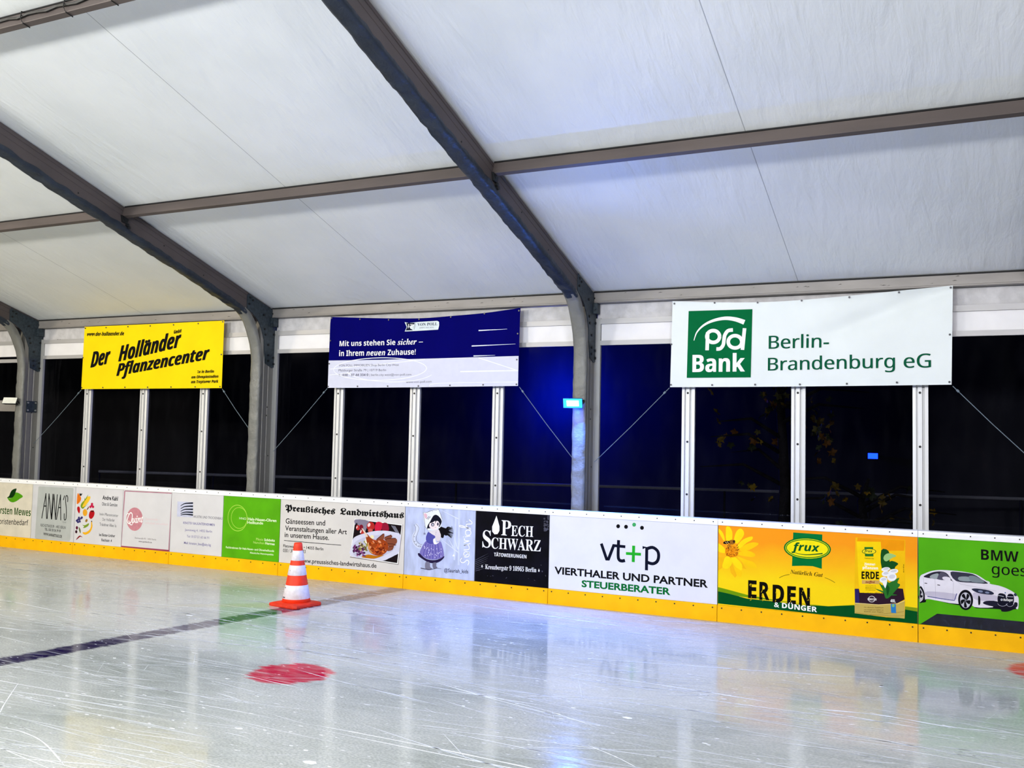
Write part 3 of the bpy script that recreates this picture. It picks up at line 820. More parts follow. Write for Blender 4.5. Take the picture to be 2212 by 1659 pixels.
for c, q in ((P1, [(240, 400), (232, 220), (240, 150), (290, 145), (340, 220), (350, 300), (330, 400)]), (P1, [(380, 400), (400, 280), (450, 200), (510, 185), (555, 240), (545, 320), (440, 450)]), (P1, [(78, 185), (130, 200), (190, 280), (215, 400), (180, 380)]),
             (P1, [(440, 500), (510, 400), (620, 340), (710, 325), (700, 380), (600, 440), (480, 540)]), (P3, [(470, 560), (580, 470), (700, 430), (800, 435), (810, 470), (700, 540), (560, 590)]), (P3, [(470, 600), (640, 580), (760, 640), (720, 690), (600, 680), (460, 650)]),
             (P3, [(440, 680), (600, 740), (740, 790), (780, 890), (640, 870), (500, 760)]), (P1, [(330, 700), (400, 690), (520, 820), (510, 930), (420, 880), (350, 790)]), (P1, [(225, 690), (300, 690), (345, 800), (260, 900), (170, 870), (190, 770)]), (P3, [(380, 880), (440, 890), (520, 960), (500, 1050), (430, 1000)]), (P1, [(75, 440), (200, 520), (220, 620), (75, 580)])):
    p.poly(q, c, 3)
p.ell(340, 590, 122, 105, ink(222, 130, 10), 15)
for i in range(90):
    a, r = random.random() * 6.28, random.random() ** .5
    p.ell(340 + 118 * r * math.cos(a), 592 + 100 * r * math.sin(a), 9, 9, ink(*random.choice(((236, 150, 20), (170, 84, 10), (120, 50, 12), (246, 176, 40)))), n=7)
p.ell(340, 425, 58, 42, ink(150, 96, 30)).ell(245, 430, 62, 28, ink(28, 20, 16), -8).line([(225, 420), (250, 450)], 9, ink(220, 190, 130)).line([(255, 412), (280, 445)], 9, ink(220, 190, 130)).ell(378, 412, 22, 26, ink(60, 36, 20))
for q in ([(290, 460), (260, 500)], [(310, 460), (280, 540)], [(425, 490), (440, 470)], [(430, 530), (460, 505)], [(440, 570), (470, 545)]): p.line(q, 9, ink(30, 20, 16))
p.crop(K4).group('green_band')
p.poly([(20, 552), (120, 575), (240, 608), (440, 645), (640, 672), (820, 690), (1005, 680), (1005, 720), (20, 600)], ink(108, 148, 10))
p.poly([(1362, 690), (1456, 702), (1456, 730), (1362, 716)], ink(128, 150, 20))
p.poly([(19, 582), (120, 602), (240, 635), (430, 655), (640, 682), (820, 690), (1010, 684), (1362, 712), (1456, 728), (1462, 822), (760, 750), (16, 668)], ink(0, 76, 30))
p.group('emblem')
p.poly([(571, 165), (778, 180), (774, 424), (710, 405), (640, 402), (562, 404)], ink(0, 112, 52)).ell(672, 280, 168, 80, ink(0, 106, 40), 3).ell(672, 280, 158, 71, ink(206, 214, 20), 3).ring(672, 280, 150, 63, 6, ink(20, 110, 30), 3).ell(672, 280, 146, 60, ink(240, 224, 20), 3)
p.text('frux', (560, 292), (760, 302), (572, 238), ink(0, 84, 36), 'sansbi', .01).line([(575, 308), (660, 324), (780, 315)], 3, ink(0, 84, 36), 9, smooth=4)
p.group('lettering')
p.text('Natürlich Gut', (550, 458), (782, 482), (550, 430), ink(40, 26, 8), 'serifbi').line([(472, 488), (505, 472), (545, 464)], 3, ink(60, 50, 10), smooth=3).line([(795, 486), (830, 500), (868, 522)], 3, ink(60, 50, 10), smooth=3)
ER = mat('worn_black_print', (12, 10, 6), .7, var=.5, scale=30, spec=.04)
for ch, u0, u1, v in (('E', 250, 310, 628), ('R', 330, 402, 640), ('D', 424, 506, 660), ('E', 528, 590, 670), ('N', 612, 690, 680)):
    p.text(ch, (u0, v), (u1, v + 4), (u0, v - 124), ER, 'sansb', .02)
for i in range(40):
    u = random.choice((262, 345, 440, 545, 628, 680, 500, 390)) + random.random() * 14
    p.ell(u, 530 + 120 * random.random() + (u - 250) * .11, 1.2 + 1.6 * random.random(), 2 + 5 * random.random(), ink(200, 170, 20), 20 * random.random(), n=7)
p.text('& DÜNGER', (435, 694), (740, 732), (435, 658), WINK, 'sansb', .01)
p.crop(KB).group('soil_bag_picture')
p.poly([(150, 90), (1040, 140), (1040, 1240), (1030, 1540), (700, 1520), (140, 1450), (130, 1020)], ink(238, 186, 16))
p.poly([(190, 95), (1030, 145), (1020, 330), (620, 330), (600, 170), (175, 160)], ink(236, 150, 12))
p.poly([(173, 165), (600, 168), (625, 700), (640, 1090), (230, 1090), (205, 900)], ink(244, 206, 14))
p.poly([(135, 1010), (210, 1010), (225, 1080), (640, 1100), (650, 1010), (760, 1150), (900, 1000), (1000, 1010), (1030, 1200), (900, 1270), (560, 1292), (140, 1260)], ink(44, 24, 40))
p.poly([(138, 1020), (205, 1015), (220, 1260), (140, 1260)], ink(40, 34, 96))
p.poly([(135, 1262), (560, 1295), (900, 1280), (1030, 1225), (1028, 1545), (900, 1530), (135, 1450)], ink(190, 166, 84))
p.line([(140, 1265), (560, 1297), (900, 1278), (1030, 1225)], 8, ink(230, 216, 160))
for q in ([(150, 1440), (500, 1470), (1020, 1420)], [(400, 1480), (800, 1500), (1020, 1490)]): p.line(q, 7, ink(150, 126, 56), smooth=3)
for i in range(24): p.poly([(225 + i * 17, 1100), (232 + i * 17, 1065 + 20 * random.random()), (244 + i * 17, 1102)], ink(44, 24, 40))
G1, G2, G3 = ink(40, 110, 40), ink(20, 76, 30), ink(150, 190, 120)
p.sm = 3
for c, q in ((G2, [(610, 320), (740, 330), (760, 500), (760, 680), (620, 640)]), (G3, [(650, 470), (680, 400), (760, 375), (880, 420), (800, 460), (700, 520)]), (G2, [(730, 560), (800, 510), (915, 560), (860, 620), (840, 680), (730, 620)]), (G1, [(570, 900), (640, 950), (720, 880), (760, 900), (930, 810), (900, 900), (950, 940), (870, 1040), (760, 1160), (690, 1180), (650, 1060)]),
             (G2, [(700, 940), (760, 1000), (720, 1140)]), (G1, [(500, 1010), (640, 1050), (640, 1080)]), (G1, [(760, 1100), (900, 1120), (800, 1130)])): p.poly(q, c)
W3, W4 = ink(236, 236, 240), ink(206, 206, 216)
for q in ((690, 660, 78, 36), (830, 700, 85, 44), (690, 740, 70, 50), (800, 800, 85, 75), (650, 850, 70, 52)):
    p.ell(q[0], q[1], q[2], q[3], W3, -8).ell(q[0] + 6, q[1] - 8, q[2] * .66, q[3] * .5, W4, -8)
p.poly([(630, 880), (715, 860), (690, 990), (670, 980)], W3)
p.sm = 0
p.poly([(308, 262), (465, 264), (472, 432), (320, 430)], G1).ell(392, 342, 128, 52, G2).ell(392, 342, 116, 43, ink(236, 214, 30)).text('frux', (305, 350), (455, 358), (305, 308), G2, 'sansbi', .01)
p.text('Natürlich Gut', (310, 470), (480, 478), (310, 452), ink(50, 44, 10), 'serifbi', .01).text('Zimmer-', (308, 590), (515, 595), (308, 545), WINK, 'sansb').text('pflanzen', (280, 655), (552, 668), (280, 605), WINK, 'sansb')
p.text('ERDE', (258, 830), (570, 836), (258, 700), ER, 'sansb', .01).poly([(265, 855), (580, 860), (580, 925), (265, 920)], ink(206, 164, 90)).text('torffrei', (330, 905), (498, 908), (330, 866), ink(130, 36, 20), 'serifbi', .02)
for v, a in ((960, 'hochwertige Pflanzerde'), (985, 'gesundes Wachstum und'), (1005, 'Blütenpracht'), (1035, 'mit Langzeitdünger')): p.text(a, (330, v), (515, v + 4), (330, v - 14), ink(90, 60, 10))
p.text('40L', (775, 1250), (868, 1256), (775, 1195), WINK, 'sansb').ring(440, 1195, 60, 52, 10, ink(220, 214, 216)).text('WIRMACHEN', (365, 1215), (525, 1220), (365, 1178), ink(230, 226, 226), 'sansb', .01)
for v, a in ((1350, 'Für allgemeine Topfpflanzen'), (1392, 'zum Umtopfen und Auffüllen von'), (1428, 'Kübeln und Töpfen')): p.text(a, (300, v), (650, v + 6), (300, v - 16), ink(60, 44, 16), 'serifbi')
p.poly([(780, 1280), (870, 1282), (878, 1448), (788, 1440)], ink(40, 120, 190)).ell(826, 1312, 26, 26, ink(120, 180, 110))
p.text_up('erde', (1020, 720), (1020, 570), (1000, 720), ink(110, 70, 6), 'sansb')
p.build(s, {'soil_bag_picture': 'printed picture of a yellow potting soil bag with white lilies'})
# --- eighth board: car advert
t = board(6, 'green rink board printed with white saloon car and black car brand lettering')
s = sheet(t, 12, 14, mat('leaf_green_board', (78, 168, 2), .5, spec=.15, var=.08, scale=3), 'green advert with a white car')
p = Print(KC, 0, clip=(12, 14))
p.group('lettering').text('BMW', (1050, 368), (1662, 408), (1050, 200), BLACK, 'sansb').text('goes', (1225, 602), (1795, 642), (1225, 432), BLACK, 'sans', strike=2)
p.group('black_band').poly([(60, 1440), (335, 1248), (1749, 1380), (2600, 1460), (2600, 1640), (1749, 1600)], mat('dark_band', (14, 16, 34), .4, var=.5, scale=12))
for i in range(26):
    u = 150 + 1600 * random.random()
    p.ell(u, 1310 + u * .075 + 130 * random.random(), 8 + 10 * random.random(), 14 + 18 * random.random(), ink(46, 50, 62), n=8)
p.group('car_picture', 3)
BODY, SHD, GLS, TYR = ink(222, 218, 230), ink(190, 184, 204), ink(54, 54, 70), ink(14, 14, 20)
p.poly([(50, 1020), (60, 1065), (150, 1060), (200, 1010), (690, 1110), (690, 980), (60, 940)], TYR).poly([(930, 1120), (980, 1160), (1340, 1175), (1380, 1210), (1450, 1218), (1520, 1205), (1580, 1180), (1650, 1160), (1600, 1060), (930, 1060)], ink(22, 20, 34))
p.poly([(52, 650), (130, 595), (260, 550), (400, 537), (560, 545), (720, 560), (900, 590), (1000, 625), (1130, 710), (1190, 760), (1330, 790), (1450, 830), (1580, 900), (1640, 960), (1662, 1010), (1655, 1160), (1620, 1165), (1560, 1080), (1240, 1080), (1240, 1145), (940, 1140), (900, 1050), (870, 930), (800, 870), (740, 880), (690, 950), (680, 1090), (200, 1010), (140, 1020), (120, 880), (52, 820)], BODY)
p.poly([(175, 885), (600, 920), (640, 960), (600, 1030), (180, 960)], SHD).poly([(940, 900), (1300, 960), (1310, 1030), (1120, 1040), (940, 1010)], SHD)
p.poly([(118, 652), (170, 610), (280, 570), (400, 560), (490, 590), (545, 660), (600, 738), (545, 700), (330, 685)], ink(40, 38, 52)).poly([(215, 660), (250, 615), (355, 595), (325, 685)], ink(150, 160, 166)).poly([(345, 690), (385, 580), (470, 590), (540, 690)], ink(80, 78, 96))
p.poly([(550, 572), (720, 575), (920, 605), (1060, 690), (1160, 760), (900, 745), (640, 715)], GLS).poly([(690, 650), (850, 650), (890, 720), (700, 710)], ink(140, 152, 158)).poly([(850, 640), (960, 640), (1110, 740), (900, 730)], ink(120, 132, 140))
p.poly([(420, 655), (480, 645), (545, 665), (545, 710), (440, 695)], BODY, 2).poly([(1130, 712), (1180, 725), (1195, 755), (1150, 745)], ink(210, 216, 214))
for q in ([(130, 752), (172, 756)], [(338, 780), (382, 786)]): p.line(q, 13, ink(40, 38, 46))
for q in ([(300, 690), (310, 1010)], [(600, 740), (590, 1030)], [(110, 660), (125, 860), (150, 930)], [(660, 720), (720, 770), (900, 800), (1300, 880)]): p.line(q, 4, ink(160, 154, 172))
p.line([(175, 966), (400, 1005), (615, 1035), (655, 920)], 12, ink(40, 50, 130))
p.poly([(895, 848), (980, 838), (1180, 870), (1258, 915), (1220, 940), (1040, 920), (950, 890)], ink(40, 44, 66)).ell(1040, 885, 40, 18, ink(120, 130, 160), 8).ell(1150, 905, 36, 16, ink(120, 130, 160), 8)
p.poly([(1005, 960), (1035, 985), (1035, 1090), (1005, 1098)], TYR).poly([(1085, 1085), (1130, 1042), (1310, 1048), (1330, 1120), (1240, 1130)], ink(30, 30, 48)).poly([(1590, 1070), (1640, 1070), (1640, 1130), (1590, 1160)], ink(30, 30, 44)).poly([(1578, 940), (1608, 912), (1635, 950), (1610, 965)], ink(50, 60, 80))
p.poly([(1325, 940), (1370, 915), (1430, 930), (1455, 960), (1470, 1060), (1430, 1130), (1360, 1120), (1320, 1060)], ink(20, 20, 36), 2).poly([(1480, 950), (1510, 925), (1560, 930), (1585, 970), (1580, 1070), (1545, 1130), (1480, 1130), (1455, 1060)], ink(20, 20, 36), 2)
for q in ([(1325, 950), (1420, 970)], [(1480, 970), (1575, 975)], [(1450, 930), (1465, 1000)]): p.line(q, 8, ink(206, 206, 220))
p.ring(1400, 1060, 84, 66, 6, ink(180, 180, 198), a0=20, a1=160).ring(1520, 1066, 66, 66, 6, ink(180, 180, 198), a0=20, a1=160).ell(1385, 1022, 17, 18, ink(230, 230, 236)).ell(1385, 1022, 9, 10, ink(60, 80, 130)).text('Hofager', (1415, 1042), (1570, 1046), (1415, 1002), WINK, 'sansb')
p.ell(1444, 908, 17, 17, ink(230, 230, 236)).ell(1444, 908, 11, 11, ink(50, 80, 150))
p.ell(798, 1025, 122, 166, TYR, -3).ell(797, 1030, 88, 128, ink(190, 190, 204), -3)
for i in range(5):
    a = math.radians(90 + i * 72)
    u, v = 797 + 74 * math.cos(a), 1030 + 108 * math.sin(a)
    p.poly([(797 + 12 * math.cos(a + 1.5), 1030 + 14 * math.sin(a + 1.5)), (u + 24 * math.cos(a + 1.57), v + 34 * math.sin(a + 1.57)), (u + 24 * math.cos(a - 1.57), v + 34 * math.sin(a - 1.57))], TYR)
p.ell(797, 1030, 14, 18, ink(120, 120, 134))
p.poly([(52, 812), (95, 830), (130, 920), (130, 1020), (95, 1062), (48, 1056)], TYR).poly([(52, 840), (80, 860), (108, 930), (104, 1010), (76, 1045), (50, 1045)], ink(180, 178, 186)).poly([(56, 860), (84, 900), (68, 940), (104, 960), (70, 990), (52, 960)], TYR)
p.build(s, {'car_picture': 'printed picture of a white saloon car'})

# ------------------------------------------------------------------ tent frames
XF = [-1.75, 3.25, 8.25, 13.25]
EZ, TAN, YR = 3.71, 0.32, -9.4
AL = math.atan(TAN)
def roof(y): return EZ + TAN * (0.6 - y) if y >= YR else EZ + TAN * (0.6 - 2 * YR + y)
ALU = mat('weathered_aluminium', (132, 130, 126), 0.5, metal=.35, var=.10, scale=3, stretch=(1, 1, .15))
ALUR = mat('rafter_aluminium', (84, 76, 76), 0.55, metal=.25, var=.10, scale=2)
JAMBD = mat('dull_aluminium', (168, 168, 166), 0.45, metal=.2, var=.06, scale=4, stretch=(1, 1, .1))
JAMB = mat('pale_aluminium', (222, 222, 222), 0.42, metal=.2, var=.05, scale=4, stretch=(1, 1, .1))
STEEL = mat('galvanised_steel', (52, 62, 70), 0.5, metal=.35, var=.3, scale=26)
TARP = mat('grey_tarpaulin', (116, 116, 112), 0.42, var=.10, scale=5, bump=.95, bscale=8, stretch=(1, 1, .9))
TARPSHADE = mat('shaded_tarpaulin', (34, 42, 54), 0.5, var=.25, scale=5, bump=.8, bscale=12)  # the same tarpaulin, its colour darkened for the shade under the rafter
BOLT = mat('dark_bolt', (36, 38, 40), 0.5, metal=.5)

def sleeve(path, seed, w=.082, wrap=.05, amp=.012):
    rows, n = [], len(path)
    for i, (y, z) in enumerate(path):
        a, b = path[max(i - 1, 0)], path[min(i + 1, n - 1)]
        ty, tz = b[0] - a[0], b[1] - a[1]
        l = math.hypot(ty, tz); ty, tz = ty / l, tz / l
        ny, nz = -tz, ty          # towards the hall for a path running up the post and then up the rafter
        row = []
        for j, (x, d) in enumerate(((w - .004, -wrap), (w + .004, -wrap * .4), (w, .004), (w * .55, .014), (0, .016), (-w * .55, .014), (-w, .004), (-w - .004, -wrap * .4), (-w + .004, -wrap))):
            s = noise.noise(Vector((j * .9, i * .33, seed))) + .6 * noise.noise(Vector((j * 1.7 + 9, i * .9, seed + 4)))
            d2 = d + amp * s + (.02 * noise.noise(Vector((i * .22, seed * 3.1, j))) if j in (0, 8) else 0)
            row.append((x + amp * .5 * noise.noise(Vector((j + 20, i * .5, seed))), y + ny * d2, z + nz * d2))
        rows.append(row)
    return rows
def build_frame():
    t = thing('tent_frame', (0, 0.43, 0))
    for sgn in (1, -1):
        def Y(y): return y if sgn == 1 else 2 * YR - y
        # post with grooves in its side faces
        prof = [(.07, .26), (.07, .33), (.063, .335), (.063, .35), (.07, .355), (.07, .42), (.064, .425), (.064, .45), (.07, .455), (.07, .52), (.066, .525), (.066, .60)]
        prof = prof + [(-x, y) for x, y in prof[::-1]]
        m = Mesh(); m.prism([(x, Y(y), 0) for x, y in prof], [(x, Y(y), EZ - .02) for x, y in prof])
        m.build('post', ALU, t)
        m = Mesh()
        for s in (-1, 1): m.box(min(.066 * s, .142 * s), max(.066 * s, .142 * s), min(Y(.555), Y(.6)), max(Y(.555), Y(.6)), 0, 3.42)
        build_apart(m, 'jamb', JAMBD, t)
        # rafter: grooved box section along the slope
        prof = [(.045, 0), (.045, .02), (.07, .022), (.07, .055), (.064, .058), (.064, .064), (.07, .067), (.07, .12), (.066, .123), (.066, .128), (.07, .131), (.07, .275)]
        prof = prof + [(-x, d) for x, d in prof[::-1]]
        def R(x, y, d): return (x, Y(y) - sgn * d * math.sin(AL), roof(y) - d * math.cos(AL))
        m = Mesh(); m.prism([R(x, .6, d) for x, d in prof], [R(x, YR, d) for x, d in prof])
        m.build('rafter', ALUR, t)
    # gusset plates with bolts on both sides
    out = [(-.055, 3.84), (-.03, 3.885), (.02, 3.865), (.58, 3.69), (.60, 3.63), (.60, 2.93), (.56, 2.885), (.51, 2.87), (.36, 2.93), (.34, 3.1), (.325, 3.27), (.26, 3.42), (.17, 3.54), (.06, 3.62), (-.05, 3.67)]
    m = Mesh()
    for s in (-1, 1): m.prism([(s * .07, y, z) for y, z in out], [(s * .079, y, z) for y, z in out])
    build_apart(m, 'gusset_plate', STEEL, t)
    m = Mesh()
    for s in (-1, 1):
        for y, z in ((.0, 3.83), (-.01, 3.74), (.06, 3.8), (.3, 3.62), (.33, 3.42), (.35, 3.34), (.5, 3.66), (.53, 3.52), (.42, 3.2), (.42, 3.05), (.42, 2.97), (.53, 3.02), (.54, 2.93), (.53, 3.36)):
            m.disc((s * .079, y, z), (s, 0, 0), .016, .012, 8)
        for y, z in ((-.9, 4.0), (-2.9, 4.62), (.45, 2.3), (.44, 2.18), (.5, 1.6), (-1.6, 4.26)): m.disc((s * .07, y, z), (s, 0, 0), .009, .004, 8)
    build_apart(m, 'bolt', BOLT, t)
    # sleeves: grey one up the post and round the knee, one under the rafter with shade put into its colour
    knee = [(.25, 2.9), (.248, 2.95), (.24, 3.02), (.225, 3.1), (.2, 3.2), (.165, 3.3), (.115, 3.4), (.05, 3.5), (-.03, 3.58), (-.12, 3.64)]
    path = [(.25, .0 + .04 * i) for i in range(72)] + knee
    m = Mesh(); m.sweep(sleeve(path, 1.3)); m.build('post_sleeve', TARP, t, smooth=True, fix=False, label='grey tarpaulin sleeve')
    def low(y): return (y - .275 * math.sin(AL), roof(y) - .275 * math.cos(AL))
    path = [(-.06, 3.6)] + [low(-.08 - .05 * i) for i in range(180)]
    m = Mesh(); m.sweep(sleeve(path, 5.1, wrap=.045, amp=.016)); m.build('rafter_sleeve', TARPSHADE, t, smooth=True, fix=False, label='tarpaulin sleeve coloured as in shade')
    return t
f0 = build_frame()
flabels = ['aluminium tent frame left of the yellow banner with small white floodlight', 'aluminium tent frame between the yellow and the dark blue banner',
           'aluminium tent frame between dark blue and white banners with glowing blue floodlight', 'aluminium tent frame right of the white bank banner']
for i, x in enumerate(XF):
    f = f0 if i == 0 else copy_tree(f0)
    f.location.x = x
    tag(f, flabels[i], 'tent frame', 'tent frames along the rink')

# ------------------------------------------------------------------ purlins, eave beams
PURL = mat('purlin_aluminium', (88, 79, 76), 0.55, metal=.2, var=.14, scale=5, stretch=(.2, 1, 1))
EAVE = mat('eave_aluminium', (142, 137, 133), 0.5, metal=.2, var=.10, scale=6, stretch=(.3, 1, 1))
GAPSHADE = mat('gap_shade_black', (14, 14, 16), .7)  # black strips that paint the shade in the gap between beam and membrane
def purlin(x0, x1, y0, label, group, cable=False):
    t = thing('roof_purlin', ((x0 + x1) / 2, y0, roof(y0)), label, 'roof beam', group)
    def R(x, a, d): return (x, y0 + a * math.cos(AL) - d * math.sin(AL), roof(y0) - a * math.sin(AL) - d * math.cos(AL))
    m = Mesh()
    pr = [(.012, .006), (.012, .016), (0, .018), (0, .125), (.004, .13), (.056, .13), (.06, .125), (.06, .018), (.048, .016), (.048, .006)]
    m.prism([R(x0, a, d) for a, d in pr], [R(x1, a, d) for a, d in pr])
    m.build('beam', PURL, t)
    m = Mesh(); m.prism([R(x0, a, d) for a, d in ((-.004, .001), (-.004, .015), (.064, .015), (.064, .001))], [R(x1, a, d) for a, d in ((-.004, .001), (-.004, .015), (.064, .015), (.064, .001))])
    m.build('gap_shade_strip', GAPSHADE, t)
    m = Mesh()
    for x, s in ((x0, 1), (x1, -1)):
        q = [R(x, -.02, .13), R(x, .09, .13), R(x, .09, .19), R(x, .02, .20)]
        m.prism(q, [(a + s * .025, b, c) for a, b, c in q])
        for a, d in ((.04, .15), (.1, .2), (.13, .22)): m.disc(R(x, a, d), (s, 0, 0), .02, .03, 7)
    build_apart(m, 'end_bracket', BOLT, t)
    if cable:
        m = Mesh(); m.tube([R(x0 + (x1 - x0) * i / 40, -.012, .065 + .012 * math.sin(i * 2.2)) for i in range(41)], .014, 6)
        m.build('cable', mat('black_cable', (12, 12, 14), .5), t)
        m = Mesh()
        for i in range(9):
            x = x0 + .3 + i * .53
            m.tube([R(x - .02, .03, .0), R(x - .02, -.03, .03), R(x, -.03, .1), R(x + .01, 0, .136), R(x + .03, .06, .138)], .005, 5)
        build_apart(m, 'cable_tie', mat('black_tie', (8, 8, 10), .5), t)
    return t
nm = ['beyond the leftmost frame', 'above the yellow banner', 'above the dark blue banner', 'above the white bank banner']
for b in range(4):
    x0, x1 = (XF[b] - 5 if b == 0 else XF[b - 1]) + .07, XF[b] - .07
    if b == 0: x0, x1 = XF[0] - 4.93, XF[0] - .07
    purlin(x0, x1, -2.235, 'grey middle roof beam ' + nm[b], 'middle roof beams')
    purlin(x0, x1, -5.03, ('high roof beam with tied black cable ' if b == 2 else 'high roof beam ') + nm[b], 'high roof beams', b == 2)
    t = thing('eave_beam', ((x0 + x1) / 2, .55, 3.6), 'pale eave beam ' + ('left of the leftmost tent frame' if b == 0 else 'running ' + nm[b]), 'beam', 'eave beams')
    m = Mesh()
    pr = [(.49, 3.602), (.484, 3.608), (.484, 3.62), (.49, 3.626), (.49, 3.725), (.60, 3.725), (.60, 3.602)]
    m.prism([(x0, y, z) for y, z in pr], [(x1, y, z) for y, z in pr])
    m.build('beam', EAVE, t)
    m = Mesh(); m.box(x0, x1, .486, .6, 3.7255, 3.742); m.build('gap_shade_strip', GAPSHADE, t)
    m = Mesh()
    for x, s in ((x0, 1), (x1, -1)):
        m.box(min(x, x + s * .06), max(x, x + s * .06), .46, .56, 3.47, 3.598)
        m.disc((x + s * .03, .46, 3.53), (0, -1, 0), .02, .015)
    build_apart(m, 'end_bracket', STEEL, t)
    m = Mesh()
    for i in range(14):
        x = x0 + .3 + (x1 - x0 - .6) * random.random(); z = 3.64 + .07 * random.random()
        m.add([(x, .4893, z), (x + .02 + .05 * random.random(), .4893, z + .004), (x + .03, .4893, z + .010)], [(0, 1, 2)])
    build_apart(m, 'scuff_mark', mat('scuffs', (70, 66, 64), .7), t, fix=False)

# ------------------------------------------------------------------ roof membrane
def membrane():
    m = bpy.data.materials.new('white_roof_membrane'); m.use_nodes = True
    nt = m.node_tree; N, L = nt.nodes, nt.links; b = N['Principled BSDF']
    g = N.new('ShaderNodeNewGeometry')
    mp = N.new('ShaderNodeMapping'); mp.inputs['Scale'].default_value = (1.0, .22, .22); L.new(g.outputs['Position'], mp.inputs[0])
    mp.inputs['Rotation'].default_value = (0, 0, .12)
    n = N.new('ShaderNodeTexNoise'); n.inputs['Scale'].default_value = 9; n.inputs['Detail'].default_value = 7; n.inputs['Distortion'].default_value = .4; L.new(mp.outputs[0], n.inputs['Vector'])
    n2 = N.new('ShaderNodeTexNoise'); n2.inputs['Scale'].default_value = .8; n2.inputs['Detail'].default_value = 3; L.new(g.outputs['Position'], n2.inputs['Vector'])
    r = N.new('ShaderNodeValToRGB'); r.color_ramp.elements[0].color = rgb(226, 229, 230); r.color_ramp.elements[1].color = rgb(238, 240, 241)
    r.color_ramp.elements[0].position = .3; r.color_ramp.elements[1].position = .7
    L.new(n2.outputs[0], r.inputs[0])
    # welded seam at every bay centre
    sx = N.new('ShaderNodeSeparateXYZ'); L.new(g.outputs['Position'], sx.inputs[0])
    a = N.new('ShaderNodeMath'); a.operation = 'ADD'; a.inputs[1].default_value = 50 - .75; L.new(sx.outputs[0], a.inputs[0])
    a2 = N.new('ShaderNodeMath'); a2.operation = 'PINGPONG'; a2.inputs[1].default_value = 2.5; L.new(a.outputs[0], a2.inputs[0])
    lt = N.new('ShaderNodeMath'); lt.operation = 'LESS_THAN'; lt.inputs[1].default_value = .004; L.new(a2.outputs[0], lt.inputs[0])
    mul = N.new('ShaderNodeMath'); mul.operation = 'MULTIPLY'; mul.inputs[1].default_value = .55; L.new(lt.outputs[0], mul.inputs[0])
    mx = N.new('ShaderNodeMix'); mx.data_type = 'RGBA'; L.new(mul.outputs[0], mx.inputs[0]); L.new(r.outputs[0], mx.inputs[6]); mx.inputs[7].default_value = rgb(90, 96, 104)
    L.new(mx.outputs[2], b.inputs['Base Color'])
    bp = N.new('ShaderNodeBump'); bp.inputs['Strength'].default_value = .5; bp.inputs['Distance'].default_value = .025
    n4 = N.new('ShaderNodeTexNoise'); n4.inputs['Scale'].default_value = 3.0; n4.inputs['Detail'].default_value = 6; n4.inputs['Distortion'].default_value = 1.5
    mp4 = N.new('ShaderNodeMapping'); mp4.inputs['Scale'].default_value = (1.6, .3, .3); mp4.inputs['Rotation'].default_value = (0, 0, -.35); L.new(g.outputs['Position'], mp4.inputs[0]); L.new(mp4.outputs[0], n4.inputs['Vector'])
    sm = N.new('ShaderNodeMath'); sm.operation = 'MULTIPLY_ADD'; sm.inputs[1].default_value = .5; L.new(n4.outputs[0], sm.inputs[0]); L.new(n.outputs[0], sm.inputs[2]); L.new(sm.outputs[0], bp.inputs['Height']); L.new(bp.outputs[0], b.inputs['Normal'])
    b.inputs['Roughness'].default_value = .55
    return m
m = Mesh()
rows = []
for i in range(61):
    x = -13 + 33 * i / 60
    rows.append([(x, y, roof(y) + .004) for y in (.72, -2.2, -5, -7.2, YR, -11.6, -16.6, -19.5)])
m.sweep(rows)
tag(m.build('ceiling', membrane(), fix=False), 'white tent roof membrane', 'tent roof', kind='structure')

# ------------------------------------------------------------------ window walls
def film():
    m = bpy.data.materials.new('dark_window_film'); m.use_nodes = True
    nt = m.node_tree; N, L = nt.nodes, nt.links
    for q in list(N): N.remove(q)
    out = N.new('ShaderNodeOutputMaterial')
    tr = N.new('ShaderNodeBsdfTransparent'); tr.inputs[0].default_value = (.30, .31, .36, 1)
    gl = N.new('ShaderNodeBsdfGlossy'); gl.inputs['Roughness'].default_value = .03; gl.inputs[0].default_value = (.5, .5, .55, 1)
    df = N.new('ShaderNodeBsdfDiffuse')
    fr = N.new('ShaderNodeFresnel'); fr.inputs[0].default_value = 1.25
    g = N.new('ShaderNodeNewGeometry')
    mp = N.new('ShaderNodeMapping'); mp.inputs['Scale'].default_value = (2.2, 1, .6); L.new(g.outputs['Position'], mp.inputs[0])
    n = N.new('ShaderNodeTexNoise'); n.inputs['Scale'].default_value = 4; n.inputs['Detail'].default_value = 8; L.new(mp.outputs[0], n.inputs['Vector'])
    r = N.new('ShaderNodeMapRange'); r.inputs[1].default_value = .45; r.inputs[2].default_value = .8; r.inputs[3].default_value = .0004; r.inputs[4].default_value = .0032; L.new(n.outputs[0], r.inputs[0])
    df.inputs[0].default_value = (.7, .75, .8, 1)
    m1 = N.new('ShaderNodeMixShader'); L.new(fr.outputs[0], m1.inputs[0]); L.new(tr.outputs[0], m1.inputs[1]); L.new(gl.outputs[0], m1.inputs[2])
    m2 = N.new('ShaderNodeMixShader'); L.new(r.outputs[0], m2.inputs[0]); L.new(m1.outputs[0], m2.inputs[1]); L.new(df.outputs[0], m2.inputs[2])
    bp = N.new('ShaderNodeBump'); bp.inputs['Strength'].default_value = .04; bp.inputs['Distance'].default_value = .02
    n3 = N.new('ShaderNodeTexNoise'); n3.inputs['Scale'].default_value = 1.6; L.new(g.outputs['Position'], n3.inputs['Vector']); L.new(n3.outputs[0], bp.inputs['Height']); L.new(bp.outputs[0], gl.inputs['Normal'])
    L.new(m2.outputs[0], out.inputs[0])
    return m
FILM = film()
